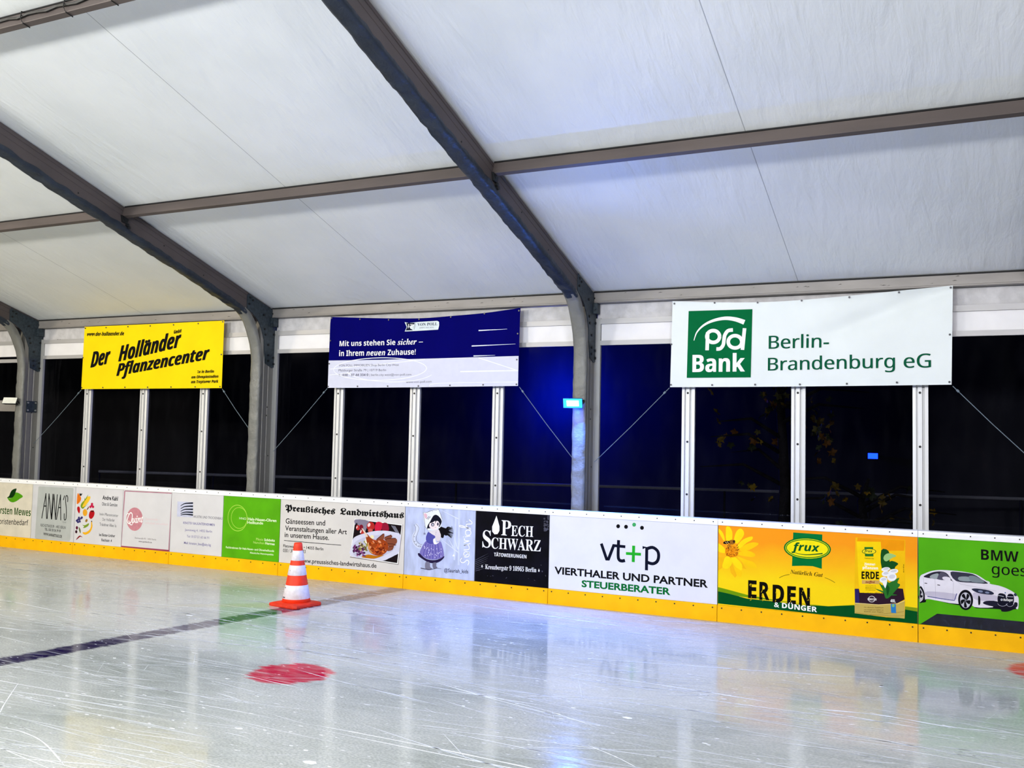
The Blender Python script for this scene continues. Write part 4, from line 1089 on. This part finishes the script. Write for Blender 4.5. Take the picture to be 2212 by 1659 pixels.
FASC = mat('white_fascia', (232, 230, 232), .5, var=.03, scale=5)
FABR = mat('fascia_fabric', (196, 194, 196), .6, var=.10, scale=9, bump=.4, bscale=18)
RAILM = mat('grey_rail', (178, 176, 176), .45, metal=.2, var=.08, scale=5, stretch=(.2, 1, 1))
for b in range(4):
    x0, x1 = (XF[0] - 5 if b == 0 else XF[b - 1]) + .142, XF[b] - .142
    t = thing('window_%d' % (b + 1), ((x0 + x1) / 2, .6, 0), ('dark film window bay ' + ['left of the leftmost tent frame', 'below the yellow banner', 'below the dark blue banner', 'below the white bank banner'][b]), 'window', kind='structure')
    edges = [x0] + [x0 - .142 + 1.25 * k for k in (1, 2, 3)] + [x1]
    for k in range(4):
        m = Mesh(); a, c = edges[k] - (0 if k == 0 else .02), edges[k + 1] + (0 if k == 3 else .02)
        m.add([(a, .592, 0), (c, .592, 0), (c, .592, 3.1), (a, .592, 3.1)], [(0, 1, 2, 3)])
        m.build('pane', FILM, t, fix=False)
    for k in (1, 2, 3):
        xc = edges[k]
        pr = [(-.076, .6), (-.076, .555), (-.044, .552), (-.042, .585), (-.026, .585), (-.024, .548), (.016, .548), (.018, .588), (.040, .588), (.042, .552), (.076, .555), (.076, .6)]
        m = Mesh(); m.prism([(xc + x, y, 0) for x, y in pr], [(xc + x, y, 3.09) for x, y in pr])
        o = m.build('mullion', JAMB, t)
        m = Mesh()
        for z in (1.32, 1.93, 2.5): m.disc((xc - .004, .548, z), (0, -1, 0), .013, .004, 10)
        build_apart(m, 'screw', SCREW, o)
    if b == 0: m = Mesh(); m.box(x0, x1, .55, .6, 3.04, 3.1)
    else: m = Mesh(); m.box(x0, x1, .55, .6, 3.088, 3.145)
    m.build('head_rail', RAILM, t)
    m = Mesh(); m.box(x0 + .005, x1 - .005, .575, .6, 3.145, 3.35); m.build('fascia_panel', FASC, t)
    m = Mesh(); m.box(x0, x1, .552, .6, 3.35, 3.412); m.build('upper_rail', RAILM, t)
    m = Mesh(); m.box(x0 - .05, x1 + .05, .58, .6, 3.412, 3.60); m.build('fabric_strip', FABR, t)
    if b == 1:
        p = Print((0, 640, 200 / 790), .58); p.text('25.5.01', (485, 380), (590, 382), (485, 366), ink(50, 50, 50), 'sansb'); p.build(t)

# crossing beam at the far left, with its bracket
t = thing('cross_beam', (-3.3, .5, 2.2), 'pale cross beam left of the leftmost tent post, beside small white floodlight', 'beam')
m = Mesh(); m.box(-6.6, -1.98, .44, .54, 2.20, 2.385); m.build('beam', EAVE, t)
m = Mesh(); m.box(-2.02, -1.822, .425, .55, 2.195, 2.39)
m.build('end_bracket', STEEL, t)
m = Mesh()
for x in (-1.98, -1.86):
    for z in (2.24, 2.34): m.disc((x, .425, z), (0, -1, 0), .014, .01)
build_apart(m, 'bolt', BOLT, t)
t = thing('bracket_plate', (-1.678, .43, 2.28), 'square steel bracket bolted to the leftmost tent post', 'bracket')
m = Mesh(); m.box(-1.679, -1.672, .33, .53, 2.185, 2.375); m.build('plate', STEEL, t)
m = Mesh()
for y in (.36, .5):
    for z in (2.22, 2.345): m.disc((-1.672, y, z), (1, 0, 0), .014, .012)
build_apart(m, 'bolt', mat('bright_bolt', (170, 170, 170), .4, metal=.5), t)

# ------------------------------------------------------------------ banners
KY = (0, 620, .280289); KV = (700, 660, 440 / 2212); KD = (1200, 560, 1012 / 2212)
YB = 0.45
CORD = mat('grey_cord', (110, 124, 134), .6)
def banner(name_label, crop, top, bottom, m_list, disp, eyelets, cords, draw, band=None):
    """top / bottom: pixel outlines of the upper and lower edge, left to right."""
    tp = [at(crop[0] + u * crop[2], crop[1] + v * crop[2], YB) for u, v in top]
    bt = [at(crop[0] + u * crop[2], crop[1] + v * crop[2], YB) for u, v in bottom]
    tp = spline([Vector((q.x, q.z)) for q in tp], 8); bt = spline([Vector((q.x, q.z)) for q in bt], 8)
    def res(P, n):
        L = [0]
        for i in range(1, len(P)): L.append(L[-1] + (P[i] - P[i - 1]).length)
        out, j = [], 0
        for k in range(n + 1):
            d = L[-1] * k / n
            while j < len(L) - 2 and L[j + 1] < d: j += 1
            f = (d - L[j]) / max(1e-9, L[j + 1] - L[j])
            out.append(P[j].lerp(P[j + 1], min(1, max(0, f))))
        return out
    n, h = 72, 24
    A, B_ = res(bt, n), res(tp, n)
    c0 = (A[0] + A[-1]) / 2
    t = thing('banner', (c0.x, YB, c0.y), name_label, 'banner', 'sponsor banners above the boards')
    m = Mesh()
    def grid(y_off):
        return [[(lambda q: (q.x, YB + disp(q.x, q.y) + y_off, q.y))(A[i].lerp(B_[i], j / h)) for i in range(n + 1)] for j in range(h + 1)]
    m.use(m_list)
    m.sweep(grid(0)); m.sweep(grid(.0022))
    s = m.build('sheet', None, t, smooth=True, fix=False)
    p = Print(crop, YB, disp)
    draw(p)
    p.build(s)
    m = Mesh()
    for u, v in eyelets:
        q = at(crop[0] + u * crop[2], crop[1] + v * crop[2], YB)
        c = Vector((q.x, YB + disp(q.x, q.z) - .006, q.z))
        m.disc(c, (0, -1, 0), .011, .004, 10)
    build_apart(m, 'eyelet', mat('eyelet_metal', (70, 70, 74), .4, metal=.6), t)
    for (a, e) in cords:
        m = Mesh(); m.tube([a, Vector(a).lerp(Vector(e), .5) + Vector((0, 0, -.01)), e], .0045, 5)
        m.disc(Vector(a).lerp(Vector(e), .05), (Vector(e) - Vector(a)), .012, .03, 8)
        m.build('cord', CORD, t)
    return t
def C(px, py, Y=YB): q = at(px, py, Y); return Vector((q.x, Y, q.z))

def draw_yellow(p):
    p.text('www.der-hollaender.de', (672, 378), (957, 372), (672, 350), BLACK, 'sansbi', .015)
    p.text('GmbH', (1340, 360), (1400, 350), (1340, 334), BLACK, 'sansbi', .02)
    def big(s, bl, br, th):
        p.text(s, bl, br, (bl[0], bl[1] - th), BLACK, 'sansbi', 0, .08, strike=3.0)
    big('Der', (700, 622), (842, 588), 118); big('Holländer', (915, 575), (1388, 462), 118); big('Pflanzencenter', (900, 686), (1608, 556), 92)
    p.text('2x in Berlin', (1522, 663), (1650, 660), (1522, 642), BLACK, 'sansbi', .015).text('am Olympiastadion', (1476, 705), (1684, 698), (1476, 684), BLACK, 'sansbi', .015).text('am Treptower Park', (1474, 742), (1684, 737), (1474, 720), BLACK, 'sansbi', .015)
def d_y(x, z): return .012 * max(0, 1 - abs((x - 2.2) - (z - 3.5) * 1.6) / .12) * (1 if x > 1.9 else 0)
banner('yellow banner with black slanted plant centre lettering', KY, [(652, 307), (1190, 284), (1728, 258)], [(626, 787), (1160, 783), (1708, 779)],
       mat('yellow_banner', (246, 212, 2), .6, spec=.1, var=.03, scale=3, bump=.15, bscale=6), d_y,
       [(660, 318), (820, 313), (988, 306), (1160, 300), (1340, 292), (1530, 282), (1718, 268), (632, 776), (795, 775), (965, 773), (1140, 772), (1320, 771), (1506, 770), (1697, 768), (1708, 520), (642, 545)],
       [(C(176, 842), C(73, 958, .5)), (C(480, 840), C(537, 925, .5))], draw_yellow)

NAVY = (4, 3, 92)
def draw_blue(p):
    GB = mat('grey_banner_print', (204, 206, 226), .45, var=.02)
    p.group('grey_field').poly([(52, 598), (600, 590), (1200, 575), (1700, 560), (2114, 548), (2108, 873), (1600, 880), (1000, 888), (400, 893), (42, 894)], GB)
    LW = ink(232, 234, 244)
    p.ring(610, 690, 505, 122, 7, LW, -1).ring(720, 700, 480, 130, 6, LW, 1, a0=20, a1=165)
    p.line([(70, 690), (600, 640), (1100, 585)], 6, LW, smooth=3).line([(1680, 568), (2100, 705)], 8, LW).line([(1480, 718), (2108, 706)], 12, LW).line([(60, 755), (300, 730)], 5, LW).line([(2108, 830), (1240, 845), (1150, 880)], 6, LW, smooth=3)
    p.group('motion_lines')
    for a, b in (((1680, 272), (1990, 256)), ((1605, 440), (2080, 418)), ((1625, 548), (1860, 540))): p.line([a, b], 11, ink(220, 224, 244), 2)
    p.group('emblem')
    p.poly([(875, 180), (920, 190), (1030, 178), (1230, 166), (1250, 178), (1252, 215), (1240, 262), (1010, 276), (878, 282), (900, 235)], ink(214, 224, 228))
    p.poly([(893, 190), (985, 188), (978, 230), (965, 268), (888, 272), (906, 232)], ink(18, 20, 46)).text('VP', (910, 248), (970, 245), (910, 204), WINK, 'serifbi').line([(990, 190), (988, 230), (978, 262)], 4, ink(90, 100, 120), smooth=3)
    p.text('VON POLL', (1015, 222), (1232, 214), (1015, 192), ink(50, 60, 80), 'serifb').text('IMMOBILIEN', (1040, 250), (1190, 245), (1040, 236), ink(110, 120, 140))
    p.group('lettering')
    p.text('Mit uns stehen Sie', (170, 442), (775, 428), (170, 386), WINK, 'sansb').text('sicher –', (800, 428), (1075, 420), (800, 366), WINK, 'serifbi').text('in Ihrem', (165, 550), (435, 545), (165, 490), WINK, 'sansb').text('neuen', (460, 545), (665, 541), (460, 486), WINK, 'sansbi').text('Zuhause!', (692, 540), (996, 532), (692, 480), WINK, 'sansb')
    T1 = ink(58, 58, 84)
    p.text('VON POLL IMMOBILIEN Shop Berlin City-West', (162, 662), (815, 655), (162, 640), T1).text('Pfalzburger Straße 79 | 10719 Berlin', (160, 716), (676, 712), (160, 692), T1)
    p.text('T.:', (158, 768), (188, 768), (158, 745), T1).text('030 - 37 44 334 0', (202, 766), (482, 764), (202, 742), T1, 'sansb').text('| berlin.city.west@von-poll.com', (496, 764), (950, 760), (496, 742), T1).text('www.von-poll.com', (892, 842), (1170, 836), (892, 820), T1)
def d_b(x, z): return .01 * math.exp(-((z - 3.5 - .1 * (x - 5.9) ** 2 * .3) / .05) ** 2)
banner('dark blue banner with pale grey lower field and white slogan', KV, [(70, 122), (560, 136), (1030, 137), (1400, 110), (1750, 78), (2130, 24)], [(40, 894), (700, 889), (1400, 880), (2108, 873)],
       mat('navy_banner', NAVY, .7, spec=.02, var=.06, scale=3, bump=.2, bscale=6, stretch=(1, 1, .4)), d_b,
       [(82, 136), (388, 148), (700, 155), (1030, 148), (1375, 124), (1740, 86), (2116, 56), (2106, 306), (2096, 588), (72, 382), (60, 632), (48, 880), (367, 878), (694, 876), (1027, 874), (1370, 867), (1730, 861), (2092, 856)],
       [(C(707, 839), C(590, 975, .5)), (C(1122, 836), C(1237, 990, .5))], draw_blue)

def draw_white(p):
    GRN, GT = ink(0, 100, 54), ink(8, 84, 56)
    p.group('emblem').poly([(629, 245), (930, 236), (922, 558), (620, 560)], GRN)
    p.line([(654, 384), (668, 345), (700, 312), (745, 290), (800, 279), (850, 284), (892, 298)], 3, WINK, 22, smooth=4)
    p.line([(719, 345), (716, 430)], 17, WINK).ring(745, 365, 30, 28, 17, WINK)
    p.line([(838, 334), (815, 338), (800, 358), (796, 380), (792, 405), (778, 422), (760, 424)], 17, WINK, smooth=4)
    p.ring(848, 390, 32, 29, 17, WINK).line([(893, 326), (883, 428)], 17, WINK)
    p.text('Bank', (648, 533), (893, 530), (648, 452), WINK, 'sansb', strike=1.5)
    p.group('lettering').text('Berlin-', (1008, 423), (1290, 416), (1008, 362), GT, 'sans', 0, strike=1.2).text('Brandenburg', (1004, 526), (1602, 512), (1004, 466), GT, 'sans', 0, strike=1.2).text('eG', (1645, 513), (1772, 511), (1645, 448), GT, 'sans', 0, strike=1.2)
def d_w(x, z):
    u = (z - 3.2) - (x - 11.2) * .38
    return (.03 * math.exp(-((u + .02) / .10) ** 2) * max(0, min(1, (x - 10.6) / .8)) * max(0, min(1, (z - 3.0) / .12)) if x > 10.6 else 0) - .02 * math.exp(-((z - 3.62 + .05 * math.sin((x - 9.3) * 1.05)) / .04) ** 2)
banner('large white banner with green square bank logo', KD, [(553, 198), (800, 204), (1050, 200), (1400, 172), (1876, 123)], [(541, 604), (1000, 602), (1500, 597), (1870, 592)],
       mat('white_banner', (222, 228, 228), .45, var=.025, scale=2, bump=.2, bscale=5), d_w,
       [(562, 210), (752, 206), (955, 205), (1163, 196), (1388, 180), (1622, 157), (1866, 133), (1862, 356), (548, 402), (546, 593), (740, 594), (943, 592), (1154, 591), (1376, 588), (1612, 582), (1860, 580)],
       [(C(1446, 838), C(1284, 998, .5)), (C(2058, 834), C(2236, 1000, .5))], draw_white)

# ------------------------------------------------------------------ floodlights
def floodlight(name, loc, yaw, label, lens, tilt=0.0, w=.24, h=.125, core=None):
    t = thing(name, loc, label, 'floodlight')
    R = Matrix.Translation(Vector(loc)) @ Matrix.Rotation(yaw, 4, 'Z') @ Matrix.Rotation(tilt, 4, 'X')
    def tr(M): M.v = [tuple(R @ Vector(q)) for q in M.v]; return M
    hs = mat('black_housing', (18, 18, 20), .5)
    m = Mesh(); m.prism([(-w / 2, -.02, -h / 2), (w / 2, -.02, -h / 2), (w / 2, -.02, h / 2), (-w / 2, -.02, h / 2)], [(-w / 2 + .03, .035, -h / 2 + .02), (w / 2 - .03, .035, -h / 2 + .02), (w / 2 - .03, .035, h / 2 - .02), (-w / 2 + .03, .035, h / 2 - .02)])
    for k in range(6):
        x = -w / 2 + .045 + k * (w - .09) / 5
        m.box(x - .004, x + .004, .03, .05, -h / 2 + .025, h / 2 - .025)
    tr(m).build('housing', hs, t)
    m = Mesh(); m.box(-w / 2 + .008, w / 2 - .008, -.026, -.0205, -h / 2 + .008, h / 2 - .008); tr(m).build('lens', lens, t)
    if core:
        m = Mesh(); m.box(-w * .30, w * .30, -.0275, -.0262, -h * .27, h * .27); tr(m).build('led_panel', core, t)
    m = Mesh()
    for s in (-1, 1): m.box(min(s * w / 2, s * (w / 2 + .006)), max(s * w / 2, s * (w / 2 + .006)), -.012, .09, -.014, .014)
    m.box(-w / 2 - .006, w / 2 + .006, .084, .09, -.014, .014)
    tr(m).build('mounting_bracket', hs, t)
    return t
BL = mat('blue_led', (40, 90, 255), .3, emit=(10, 92, 255), estr=14.0)
floodlight('floodlight', (8.22, .13, 2.365), math.radians(12), 'glowing blue floodlight on the tent post between blue and white banners', BL, math.radians(18), core=mat('white_blue_led', (200, 225, 255), .3, emit=(150, 205, 255), estr=14.0))
lamp('blue_lamp', 'AREA', (8.24, .07, 2.35), (9.2, -3.2, 0), 200, (.06, .22, 1.0), (.2, .1))
lamp('blue_spill', 'POINT', (8.20, .10, 2.25), (8, -1, 0), 9, (.02, .10, 1.0), (.03, .03))
floodlight('floodlight', (-1.80, .13, 2.36), math.radians(25), 'small white floodlight on the leftmost tent post', mat('frosted_lens', (232, 232, 222), .4), math.radians(-28))

# ------------------------------------------------------------------ traffic cone
cx, cy = 5.64, -1.665
t = thing('traffic_cone', (cx, cy, 0), 'orange and white striped traffic cone standing on the ice', 'traffic cone')
ORG = mat('orange_rubber', (244, 56, 12), .5, var=.10, scale=12); ORB = mat('orange_base', (226, 50, 16), .55, var=.2, scale=10); REF = mat('white_reflective', (228, 222, 226), .4, var=.08, scale=30)
m = Mesh()
a = math.radians(-9)
def sq(hw, z): return [(cx + hw * (sx * math.cos(a) - sy * math.sin(a)), cy + hw * (sx * math.sin(a) + sy * math.cos(a)), z) for sx, sy in ((-1, -1), (-.86, -1), (.86, -1), (1, -.86), (1, .86), (.86, 1), (-.86, 1), (-1, .86))]
m.sweep([sq(.205, .0), sq(.21, .012), sq(.207, .034), sq(.185, .042), sq(.16, .048)], True)
k = len(m.v); m.f += [tuple(range(k - 8, k)), tuple(range(k - 40, k - 32))[::-1]]; m.m += [0, 0]
m.build('base', ORB, t)
def rad(z): return .158 + (.052 - .158) * (z - .04) / .59
m = Mesh(); m.lathe([(rad(.04) + .004, .04), (rad(.09), .09), (rad(.617), .617), (.053, .622), (.052, .64), (.046, .69), (.040, .70), (.02, .701)], (cx, cy, 0), 36)
m.build('body', ORG, t, smooth=True)
for z0, z1 in ((.085, .235), (.343, .453), (.506, .615)):
    m = Mesh(); m.lathe([(rad(z0) + .001, z0), (rad(z0) + .0025, z0 + .002), (rad(z1) + .0025, z1 - .002), (rad(z1) + .001, z1)], (cx, cy, 0), 36, cap=False)
    m.build('reflective_sleeve', REF, t, smooth=True, label='white reflective sleeve')
m = Mesh()
for ang, z, s in ((-2.1, .205, .011), (-2.15, .098, .014), (-1.95, .10, .012), (-1.2, .632, .006), (-1.8, .395, .006)):
    q = [Vector((cx + (rad(z + dz) + .0035) * math.cos(ang + da), cy + (rad(z + dz) + .0035) * math.sin(ang + da), z + dz)) for da, dz in ((-s * 9, 0), (0, -s * .5), (s * 8, .2 * s), (s * 3, s * .8), (-s * 4, s * .6))]
    m.add(q, [tuple(range(5))])
build_apart(m, 'scuff_mark', mat('cone_dirt', (40, 30, 28), .7), t, fix=False)

# ------------------------------------------------------------------ beyond: far side of the hall and the night outside
m = Mesh(); m.box(-13, 20, -19.6, -19.45, 0, 3.7)
tag(m.build('wall_back', mat('dark_far_wall', (14, 15, 20), .7, var=.3, scale=2)), 'dark far wall of the tent behind the camera', 'wall', kind='structure')

FAC = mat('dull_facade', (74, 74, 78), .8, var=.25, scale=1.0, stretch=(1.2, 1, .5))
m = Mesh(); m.box(-16, 26, 9.0, 9.2, 0, 5.5)
tag(m.build('wall_outside', FAC), 'dim building wall outside beyond the windows', 'wall', kind='structure')
A_, B2 = Vector((-3.0, 3.0, 0)), Vector((15.5, 8.3, 0))
t = thing('fence', (6, 5.6, 0), 'pale outdoor rail seen dimly through the dark windows', 'fence')
m = Mesh(); m.tube([A_ + Vector((0, 0, 1.1)), B2 + Vector((0, 0, 1.1))], .028, 8); m.build('rail', mat('pale_rail', (200, 200, 200), .5), t)
for i in range(9):
    q = A_.lerp(B2, i / 8)
    m = Mesh(); m.tube([q, q + Vector((0, 0, 1.1))], .022, 8); m.build('fence_post', mat('dark_post', (50, 50, 52), .6), t)
def tree(x, y, h, seed, label, cols, n, box):
    rng = random.Random(seed)
    t = thing('tree', (x, y, 0), label, 'tree')
    m = Mesh(); m.tube([(x, y, 0), (x + .05, y, h * .4), (x - .04, y + .05, h * .8), (x + .06, y, h)], [.09, .075, .05, .02], 8)
    for i in range(9):
        z = h * (.35 + .06 * i); a = rng.random() * 6.28
        m.tube([(x, y, z), (x + .5 * math.cos(a), y + .3 * math.sin(a), z + .25), (x + 1.1 * math.cos(a), y + .5 * math.sin(a), z + .2)], [.03, .02, .006], 6)
    m.build('trunk', mat('dark_bark', (46, 40, 36), .8, var=.3, bump=.5), t, smooth=True)
    m = Mesh()
    for i in range(n):
        c = Vector((rng.uniform(*box[0]), rng.uniform(*box[1]), rng.uniform(*box[2])))
        if noise.noise(c * 1.6 + Vector((seed, 0, 0))) < -.02: continue
        q = rng.choice(cols)
        m.use(mat('leaf_%02x%02x%02x' % q, q, .6))
        R = Matrix.Rotation(rng.random() * 6.28, 3, 'Z') @ Matrix.Rotation(rng.uniform(.6, 2.2), 3, 'X') @ Matrix.Rotation(rng.random() * 6.28, 3, 'Z')
        s_ = rng.uniform(.05, .085)
        k = []
        for j in range(15):
            rr = (1.0, .55, .75)[j % 3] * s_ * (1 if j < 12 else .7)
            k.append(c + R @ Vector((rr * math.cos(j * 6.283 / 15), rr * math.sin(j * 6.283 / 15), .012 * math.sin(j))))
        m.add([c] + k, [(0, 1 + j, 1 + (j + 1) % 15) for j in range(15)])
    m.build('foliage', None, t, fix=False)
    return t
tree(10.2, 2.6, 3.4, 3, 'autumn tree with yellow leaves outside the window under white banner', [(196, 160, 30), (150, 140, 60), (90, 100, 50), (170, 110, 30)], 260, ((9.3, 10.9), (2.2, 3.0), (1.2, 3.0)))
tree(11.2, 2.9, 1.5, 9, 'low yellow leaved bush outside the window behind orange board', [(196, 150, 20), (160, 130, 40), (70, 80, 40)], 150, ((10.6, 12.1), (2.4, 3.2), (.6, 1.4)))
# added lamp imitating the post floodlight's glow, and a small blue floodlight on the far wall
q = at(1180, 850, 8.0)
lamp('added_blue_glow', 'POINT', q, q + Vector((0, 1, 0)), 420, (.0, .015, 1.0), (.05, .05))
q = at(1886, 985, 8.93)
floodlight('floodlight', (q.x, 8.911, q.z), 0, 'small blue floodlight outside seen through the window under white banner', mat('far_blue_led', (40, 80, 255), .3, emit=(12, 46, 255), estr=22.0), 0, .19, .12)

# ------------------------------------------------------------------ the photographer, seen only as a reflection in the dark windows
HD = Vector((FWD.x, FWD.y, 0)).normalized()
HR = Vector((HD.y, -HD.x, 0))
PB = Vector((CAM.x, CAM.y, 0)) - HD * .45
def pl(x, y, z): return PB + HR * x + HD * y + Vector((0, 0, z))
def skin(name, chain, edges, m, parent, sub=2, root=0, **kw):
    me = bpy.data.meshes.new(name)
    me.from_pydata([pl(*c[:3]) for c in chain], edges, [])
    o = bpy.data.objects.new(name, me)
    COL.objects.link(o)
    o.modifiers.new('skin', 'SKIN')
    if not me.skin_vertices: bpy.context.view_layer.update()
    for i, c in enumerate(chain):
        sv = me.skin_vertices[0].data[i]
        sv.radius = (c[3], c[4] if len(c) > 4 else c[3])
        sv.use_root = i == root
    q = o.modifiers.new('subdivision', 'SUBSURF'); q.levels = q.render_levels = sub
    me.materials.append(m)
    hang(o, parent)
    for k, v in kw.items(): o[k] = v
    return o
SKIN = mat('skin', (198, 150, 124), .5, var=.06)
per = thing('person', PB, 'person in black jacket and grey trousers holding up a phone, mirrored in the window', 'person')
arms = []
body = [(0, 0, .96, .13, .10), (0, .0, 1.15, .12, .09), (0, -.01, 1.36, .14, .10), (0, -.01, 1.50, .09, .07), (0, .01, 1.58, .05, .05), (0, .025, 1.66, .06, .075), (0, .02, 1.74, .068, .088), (0, .01, 1.81, .055, .07)]
be = [(i, i + 1) for i in range(7)]
for s_ in (-1, 1):
    k = len(body)
    body += [(s_ * .19, -.01, 1.46, .05), (s_ * .29, .08, 1.28, .042), (s_ * .31, .14, 1.24, .038), (s_ * .20, .28, 1.56, .034), (s_ * .112, .395, 1.835, .028)]
    be += [(3, k), (k, k + 1), (k + 1, k + 2), (k + 2, k + 3), (k + 3, k + 4)]
    k = len(body)
    body += [(s_ * .10, 0, .90, .09), (s_ * .11, .02, .70, .075), (s_ * .12, .03, .50, .055), (s_ * .12, .0, .30, .052), (s_ * .13, -.02, .12, .036)]
    be += [(0, k), (k, k + 1), (k + 1, k + 2), (k + 2, k + 3), (k + 3, k + 4)]
skin('body', body, be, SKIN, per)
m = Mesh()                                                       # face: nose, brows, lips, eyes and ears on the head
m.lathe([(.006, 0), (.012, .012), (.009, .03), (.003, .045)], pl(0, .108, 1.685), 10)
for s_ in (-1, 1):
    m.disc(pl(s_ * .031, .098, 1.738), HD, .012, .006, 12)
    m.tube([pl(s_ * .075, .01, 1.76), pl(s_ * .086, .0, 1.74), pl(s_ * .084, .0, 1.71), pl(s_ * .072, .01, 1.69)], .009, 6)
m.tube([pl(-.024, .094, 1.648), pl(0, .104, 1.647), pl(.024, .094, 1.648)], .006, 6)
m.build('face', SKIN, per, smooth=True)
rows = []
for i in range(9):
    a = i * math.pi / 2 / 8
    rows.append([pl(.083 * math.cos(a) * math.cos(t), -.002 + .098 * math.cos(a) * math.sin(t) , 1.755 + .085 * math.sin(a) - (.07 if math.sin(t) < -.2 and i == 0 else 0)) for t in [2 * math.pi * j / 20 for j in range(20)]])
m = Mesh(); m.sweep(rows, True); m.build('hair', mat('dark_hair', (34, 26, 22), .6), per, smooth=True, fix=False)
JK = mat('black_jacket', (22, 22, 24), .6, bump=.3)
jc = [(0, 0, .80, .185, .14), (0, 0, 1.10, .18, .135), (0, -.01, 1.36, .19, .135), (0, -.01, 1.50, .125, .09), (0, .0, 1.575, .075, .075)]
je = [(0, 1), (1, 2), (2, 3), (3, 4)]
for s_ in (-1, 1):
    k = len(jc)
    jc += [(s_ * .215, -.01, 1.45, .080), (s_ * .30, .07, 1.28, .068), (s_ * .325, .145, 1.235, .060), (s_ * .21, .28, 1.55, .052), (s_ * .13, .375, 1.78, .042)]
    je += [(3, k), (k, k + 1), (k + 1, k + 2), (k + 2, k + 3), (k + 3, k + 4)]
skin('jacket', jc, je, JK, per, label='black jacket')
tc_ = [(0, 0, .93, .165, .125), (0, 0, 1.06, .155, .12)]
te = [(0, 1)]
for s_ in (-1, 1):
    k = len(tc_)
    tc_ += [(s_ * .10, 0, .86, .11), (s_ * .115, .02, .68, .098), (s_ * .125, .03, .50, .085), (s_ * .125, .0, .30, .08), (s_ * .13, -.01, .16, .075)]
    te += [(0, k)] + [(k + i, k + i + 1) for i in range(4)]
skin('trousers', tc_, te, mat('grey_trousers', (120, 120, 122), .8, bump=.3), per, label='grey trousers')
for s_ in (-1, 1):
    hand = [(s_ * .122, .382, 1.775, .028, .022), (s_ * .10, .415, 1.84, .036, .016), (s_ * .093, .43, 1.875, .034, .014)]
    he = [(0, 1), (1, 2)]
    for f_, (dz, ln) in enumerate(((.028, .062), (.010, .070), (-.008, .066), (-.026, .052))):
        k = len(hand)
        hand += [(s_ * .092, .452, 1.872 + dz, .009), (s_ * (.092 - ln * .35), .462, 1.876 + dz, .0085), (s_ * (.092 - ln * .8), .452, 1.878 + dz, .007)]
        he += [(2, k), (k, k + 1), (k + 1, k + 2)]
    k = len(hand)
    hand += [(s_ * .088, .40, 1.855, .011), (s_ * .068, .408, 1.872, .0095), (s_ * .050, .417, 1.882, .0085)]
    he += [(1, k), (k, k + 1), (k + 1, k + 2)]
    skin('hand', hand, he, SKIN, per, sub=2)
    m = Mesh()
    q = [(-.045, -.12), (.045, -.12), (.05, .02), (.045, .12), (.02, .16), (-.02, .16), (-.045, .12), (-.05, .02)]
    m.sweep([[pl(s_ * .135 + a * w, b * w2 - .01, z) for a, b in q] for z, w, w2 in ((.06, .95, 1), (.11, 1, .95), (.15, .95, .62), (.20, .95, .50), (.27, 1.0, .52))], True)
    m.f += [tuple(range(8))[::-1], tuple(range(32, 40))]; m.m += [0, 0]
    sk = m.build('skate_boot', mat('black_boot', (20, 20, 22), .4), per)
    m = Mesh(); m.prism([pl(s_ * .135 - .0025, b, z) for b, z in ((-.13, .022), (-.11, .002), (.13, .002), (.16, .03), (.12, .062), (-.1, .062))], [pl(s_ * .135 + .0025, b, z) for b, z in ((-.13, .022), (-.11, .002), (.13, .002), (.16, .03), (.12, .062), (-.1, .062))])
    m.build('blade', mat('steel_blade', (170, 172, 176), .3, metal=.8), sk)
ph = thing('phone', pl(0, .44, 1.88), 'black phone held up in both hands by the mirrored person', 'phone')
m = Mesh()
q = [(-.075, -.035), (-.071, -.038), (.071, -.038), (.075, -.035), (.075, .035), (.071, .038), (-.071, .038), (-.075, .035)]
m.prism([pl(a, .432, 1.885 + b) for a, b in q], [pl(a, .440, 1.885 + b) for a, b in q])
m.build('phone_body', mat('phone_glass', (14, 14, 16), .2), ph)
m = Mesh()
for a, b in ((.05, .02), (.05, -.005)): m.disc(pl(a, .440, 1.885 + b), HD, .007, .002, 14)
build_apart(m, 'phone_lens', mat('lens_ring', (40, 40, 46), .2), ph)
